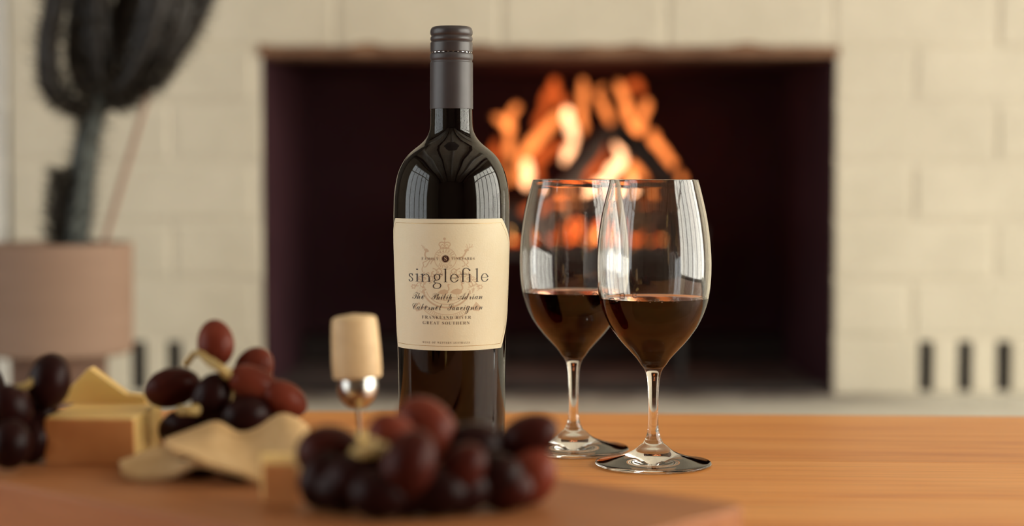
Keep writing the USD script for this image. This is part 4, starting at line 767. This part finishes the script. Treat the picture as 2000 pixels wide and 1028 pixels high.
# ================================================================ THE SERVING BOARD
BZ = TZ + 0.046
u = np.array([math.cos(BOARD_ROT), math.sin(BOARD_ROT)]); nn = np.array([-u[1], u[0]])
c0 = on(1462, 984, BZ)[:2]
def bpt(s, t): return c0 - u*s - nn*t                        # s along the board to the left, t towards the viewer
BL, BW = .62, .195
pl = Polygon([bpt(0, 0), bpt(BL, 0), bpt(BL, BW), bpt(0, BW)]).buffer(-.008).buffer(.008, quad_segs=6)
def slab(poly, z0, z1, c):
    pts = []
    for zz, off in ((z0, -c), (z0 + c, 0), (z1 - c, 0), (z1 - c*.3, -c*.3), (z1, -c)):
        pts += [(x, y, zz) for x, y in poly.buffer(off).exterior.coords]
    return trimesh.convex.convex_hull(np.array(pts))
brd = thing('serving_board', (c0[0], c0[1], TZ), 'thick brown wooden serving board with grapes, crackers and cheese, blurred in the foreground', 'board')
put('board_slab', slab(pl, TZ + .008, BZ, .003), M['board'], brd, smooth=25)
for s, t in ((.05, .035), (.05, .16), (.57, .035), (.57, .16)):
    x, y = bpt(s, t)
    put('foot', lathe([(0, 0), (.011, 0), (.012, .001), (.012, .0085), (0, .0085)], 24, (x, y, TZ)), M['board'], brd)

# ---- grapes
def grape_mat(name, a, b): return speckled(name, a, b, scale=55, rough=0.30, detail=3, lo=.3, hi=.7, vary=.18, specular_ior_level=.10)
M['grape'] = grape_mat('grape_skin', (0.036, 0.0065, 0.005), (0.075, 0.014, 0.009))
M['grape_red'] = grape_mat('grape_skin_red', (0.13, 0.022, 0.012), (0.20, 0.042, 0.023))
M['grape_dark'] = grape_mat('grape_skin_dark', (0.013, 0.0036, 0.0036), (0.027, 0.0065, 0.006))
M['stalk'] = speckled('grape_stalk', (0.38, 0.255, 0.08), (0.50, 0.35, 0.125), scale=60, rough=0.6)
rg = random.Random(31)
def grapes(name, label, rows, stalks, Yref):
    cs = [at(px, py, Y) for px, py, Y, *_ in rows]
    root = thing(name, (np.mean([c[0] for c in cs]), np.mean([c[1] for c in cs]), BZ), label, 'grapes')
    for (px, py, Y, w, l, ang, m), c in zip(rows, cs):
        k = Y/FPX
        g = trimesh.creation.icosphere(4, 1.0); v = np.array(g.vertices)
        v[:, 0] *= 1 - .05*v[:, 2]; v[:, 1] *= 1 - .05*v[:, 2]
        v = v*np.array([w/2*k, w/2*k, l/2*k]); v *= (1 + .02*(meshkit.noise(v*90 + px, 3) - .5))[:, None]
        g.vertices = v
        g.apply_transform(trimesh.transformations.rotation_matrix(rg.uniform(-.35, .35), [1, 0, 0]))
        g.apply_transform(trimesh.transformations.rotation_matrix(math.radians(ang), [0, 1, 0]))
        low = g.vertices[:, 2].min() + c[2]
        g.apply_translation(c + [0, 0, max(0, BZ + .0002 - low)])
        put('grape', g, M[m], root, smooth=True)
    for pts, r in stalks:
        put('stalk', tube([at(*p) for p in pts], [r, r*.85, r*1.15], n=16, seg=10), M['stalk'], root)
    return root
# ang: 0 upright, 90 lying to the right, positive leans the top to the right
grapes('grape_bunch', 'bunch of long red grapes behind the crackers, its top grape upright', [
    (421, 671, 1.000, 72, 96, -8, 'grape_red'), (337, 757, 1.000, 78, 112, 78, 'grape'), (414, 775, .985, 76, 96, 20, 'grape_dark'), (497, 718, 1.005, 74, 86, 35, 'grape_red'),
    (498, 752, .985, 70, 112, 118, 'grape_red'), (556, 780, .985, 68, 98, 122, 'grape_red'), (480, 813, .975, 78, 98, 70, 'grape_dark'), (362, 834, .990, 74, 110, 75, 'grape_dark'),
    (430, 835, 1.000, 76, 98, 100, 'grape_dark'), (530, 830, 1.010, 74, 100, 95, 'grape_dark'), (455, 792, 1.03, 76, 90, 10, 'grape_dark'), (400, 845, 1.03, 74, 100, 60, 'grape_dark'), (392, 918, .918, 44, 92, 96, 'grape_dark'), (462, 931, .905, 44, 92, 100, 'grape_dark')],
    [([(362, 712, .99), (385, 690, .985), (415, 712, .98)], .0022), ([(412, 708, .98), (428, 718, .975), (446, 732, .98)], .0030), ([(352, 802, .97), (368, 803, .965), (384, 801, .97)], .0030), ([(446, 732, .98), (452, 760, 1.0), (440, 800, 1.0)], .0025)], 1.0)
grapes('grape_bunch', 'dark grapes at the left end of the board beside the cheese block', [
    (96, 746, .975, 84, 112, 10, 'grape_dark'), (20, 800, .955, 84, 104, -15, 'grape_dark'), (20, 868, .930, 82, 100, 5, 'grape_dark'), (66, 866, .965, 70, 92, 20, 'grape_dark'), (-50, 850, .95, 84, 104, 60, 'grape_dark'), (70, 815, .985, 76, 96, 50, 'grape_dark'), (-30, 770, .975, 80, 104, 15, 'grape_dark')],
    [([(30, 760, .965), (55, 752, .965), (75, 735, .97)], .0024)], .96)
grapes('grape_bunch', 'large blurred bunch of grapes nearest the camera, in front of the bottle', [
    (641, 882, .845, 104, 128, 82, 'grape'), (832, 838, .850, 112, 138, -38, 'grape_red'), (770, 868, .830, 104, 138, -30, 'grape_red'), (800, 905, .805, 108, 138, 20, 'grape'),
    (925, 872, .850, 96, 132, 84, 'grape_dark'), (1032, 856, .855, 92, 128, 62, 'grape'), (1038, 935, .840, 98, 116, 30, 'grape_red'), (960, 935, .825, 104, 130, 70, 'grape_dark'),
    (690, 938, .822, 104, 132, 70, 'grape_dark'), (630, 958, .830, 94, 118, 10, 'grape_dark'), (745, 968, .805, 104, 128, 85, 'grape_dark'), (850, 960, .812, 106, 134, 95, 'grape_dark'), (672, 990, .822, 96, 122, 88, 'grape_dark'),
    (905, 985, .818, 100, 126, 80, 'grape_dark'), (985, 975, .826, 96, 120, 100, 'grape'), (800, 990, .812, 100, 126, 75, 'grape_dark'), (900, 920, .815, 92, 122, 40, 'grape')],
    [([(700, 888, .825), (715, 880, .815), (730, 873, .812)], .0046), ([(730, 873, .812), (800, 872, .83), (880, 850, .85)], .0026), ([(880, 850, .85), (905, 845, .855), (925, 838, .86)], .0022)], .83)

# ---- cheese
M['cheese'] = speckled('cheese', (0.86, 0.54, 0.18), (0.90, 0.60, 0.22), scale=16, rough=0.5, bump=0.0005, subsurface_weight=.15, subsurface_scale=.005, subsurface_radius=(1, .6, .3))
M['rind'] = speckled('cheese_rind', (0.46, 0.25, 0.10), (0.62, 0.37, 0.16), scale=24, rough=0.7, bump=0.0006)
M['rind_dark'] = speckled('cheese_rind_dark', (0.56, 0.21, 0.06), (0.66, 0.28, 0.085), scale=24, rough=0.7, bump=0.0006)
def prism(base, z0, z1, c=.0012):
    p = Polygon(base).buffer(-c*1.5).buffer(c*1.5); return slab(p, z0, z1, c)
A, Bq, C = on(88, 908, BZ)[:2], on(262, 910, BZ)[:2], on(317, 872, BZ)[:2]
ch = .0265
D = A + C - Bq
dv = (C - Bq)/np.linalg.norm(C - Bq)
cb = thing('cheese_block', (*((A + C)/2), BZ), 'yellow block of cheese with a brown rind facing front, left on the board', 'cheese')
put('cheese_body', prism([A + dv*.0022, Bq + dv*.0022, C, D], BZ + .0002, BZ + ch), M['cheese'], cb, smooth=25)
put('rind', prism([A, Bq, Bq + dv*.0021, A + dv*.0021], BZ + .0002, BZ + ch - .0012, .0004), M['rind_dark'], cb, smooth=25, label='orange brown rind along the front of the block')
YS = float(((A + C - Bq)[1] + C[1])/2 - .004)
tz = BZ + ch
sl = []
for x, y in ((112, 0), (178, 717), (248, 768), (284, 772), (290, 0)):
    p = at(x, y if y else 800, YS); sl.append((p[0], max(p[2], tz + .0002) if y else tz + .0002))
s3 = extrude_y(Polygon(sl).buffer(-.001).buffer(.001), YS - .006, YS + .006)
put('cheese_slice', s3, M['cheese'], smooth=20, label='pointed slice of cheese standing on top of the cheese block', cat='cheese')
q = [on(514, 990, BZ)[:2], on(580, 992, BZ)[:2]]; dv = (on(570, 958, BZ) - on(580, 992, BZ))[:2]*.7
dq = dv/np.linalg.norm(dv)
cc = thing('cheese_cube', (*((q[0] + q[1] + dv)/2), BZ), 'small cheese cube with a brown rind, left of the front grapes', 'cheese')
put('cheese_body', prism([q[0] + dq*.0016, q[1] + dq*.0016, q[1] + dv, q[0] + dv], BZ + .0002, BZ + .0215), M['cheese'], cc, smooth=25)
put('rind', prism([q[0], q[1], q[1] + dq*.0015, q[0] + dq*.0015], BZ + .0002, BZ + .0208, .0003), M['rind_dark'], cc, smooth=25, label='brown rind on the front of the cube')

# ---- crackers
M['cracker'] = speckled('cracker', (0.56, 0.35, 0.155), (0.66, 0.44, 0.215), scale=45, rough=0.75, bump=0.0008, bscale=160)
def cracker(back, front, yb, yf, label, th=.0024, sag=0.0):
    n, mm = 40, 14
    bk, fr = spline(back, n), spline(front, n)
    top = np.zeros((n, mm, 3))
    for i in range(n):
        p, q = at(bk[i, 0], bk[i, 1], yb), at(fr[i, 0], fr[i, 1], yf)
        for j in range(mm):
            t = j/(mm - 1); top[i, j] = p*(1 - t) + q*t; top[i, j, 2] += sag*math.sin(math.pi*t)
    top[..., 2] += (meshkit.fbm(top.reshape(-1, 3)*60, 2, 5).reshape(n, mm) - .5)*.0015
    top[..., 2] = np.maximum(top[..., 2], BZ + th + .0003)
    bot = top - [0, 0, th]
    V = np.vstack([top.reshape(-1, 3), bot.reshape(-1, 3)]); N = n*mm; F = []
    for i in range(n - 1):
        for j in range(mm - 1):
            a, b, c, d = i*mm + j, i*mm + j + 1, (i+1)*mm + j, (i+1)*mm + j + 1
            F += [(a, b, d), (a, d, c), (N + a, N + d, N + b), (N + a, N + c, N + d)]
    ring = [i*mm for i in range(n)] + [(n-1)*mm + j for j in range(1, mm)] + [i*mm + mm - 1 for i in range(n - 2, -1, -1)] + [j for j in range(mm - 2, 0, -1)]
    for a, b in zip(ring, ring[1:] + ring[:1]): F += [(a, b, N + b), (a, N + b, N + a)]
    m = trimesh.Trimesh(V, np.array(F), process=False)
    if m.volume < 0: m.invert()
    put('cracker', m, M['cracker'], smooth=40, label=label, cat='cracker', group='crackers on the board')
cracker([(322, 858), (378, 838), (424, 824), (466, 843), (500, 836), (544, 809), (575, 813), (604, 834)], [(330, 872), (380, 890), (412, 906), (470, 921), (510, 936), (560, 930), (590, 915), (612, 900)], .955, .885, 'large wavy cracker with two raised humps in front of the grapes')
cracker([(232, 903), (286, 879), (328, 869), (392, 876), (430, 890)], [(238, 922), (275, 931), (330, 928), (385, 905), (440, 915)], .955, .905, 'curled cracker right of the cheese block, under the large one', sag=.003)

# ---- cheese knife stuck in a wedge
YK = .99
M['handle'] = wood('handle_wood', (0.70, 0.48, 0.25), (0.80, 0.58, 0.33), (0.85, 0.65, 0.40), 0.0, rough=0.5, grain=1.2, along=9, vary=0)
M['steel'] = plain('brushed_steel', (0.62, 0.60, 0.56), 0.22, 1.0)
wd = [on(690, 902, BZ)[:2], on(730, 902, BZ)[:2], on(722, 880, BZ)[:2], on(692, 880, BZ)[:2]]
put('cheese_wedge', prism(wd, BZ + .0002, BZ + .012), M['cheese'], smooth=25, label='low wedge of cheese under the upright knife, behind the front grapes', cat='cheese')
kt, kb = at(691, 617, YK), at(698, 738, YK - .002)
kn = thing('cheese_knife', (kb[0], kb[1], BZ + .003), 'cheese knife with a stout pale wooden handle standing upright behind the grapes', 'knife')
kk = YK/FPX
ax = (kb - kt)
def along(t): return kt + ax*t
put('handle', tube([along(t) for t in (0.0, .03, .09, .3, .65, .95, 1.0)], [r*kk for r in (33, 41, 44, 46, 48, 47.5, 46)], n=60, seg=48, cap=.12), M['handle'], kn, smooth=40)
fe = [at(698, 732, YK - .002), at(698, 745, YK - .002), at(698, 765, YK - .003), at(698, 782, YK - .003), at(698, 796, YK - .004)]
put('ferrule', tube(fe, [37*kk, 39*kk, 38*kk, 31*kk, 17*kk], n=40, seg=40, cap=.2), M['steel'], kn, smooth=40)
bl = on(706, 893, BZ); bl = np.array([fe[-1][0] + .002, fe[-1][1], BZ + .004])
put('blade', tube([fe[-1], (fe[-1] + bl)/2, bl], [4*kk, 3.2*kk, 2.5*kk], n=14, seg=12, flat=.5), M['steel'], kn)
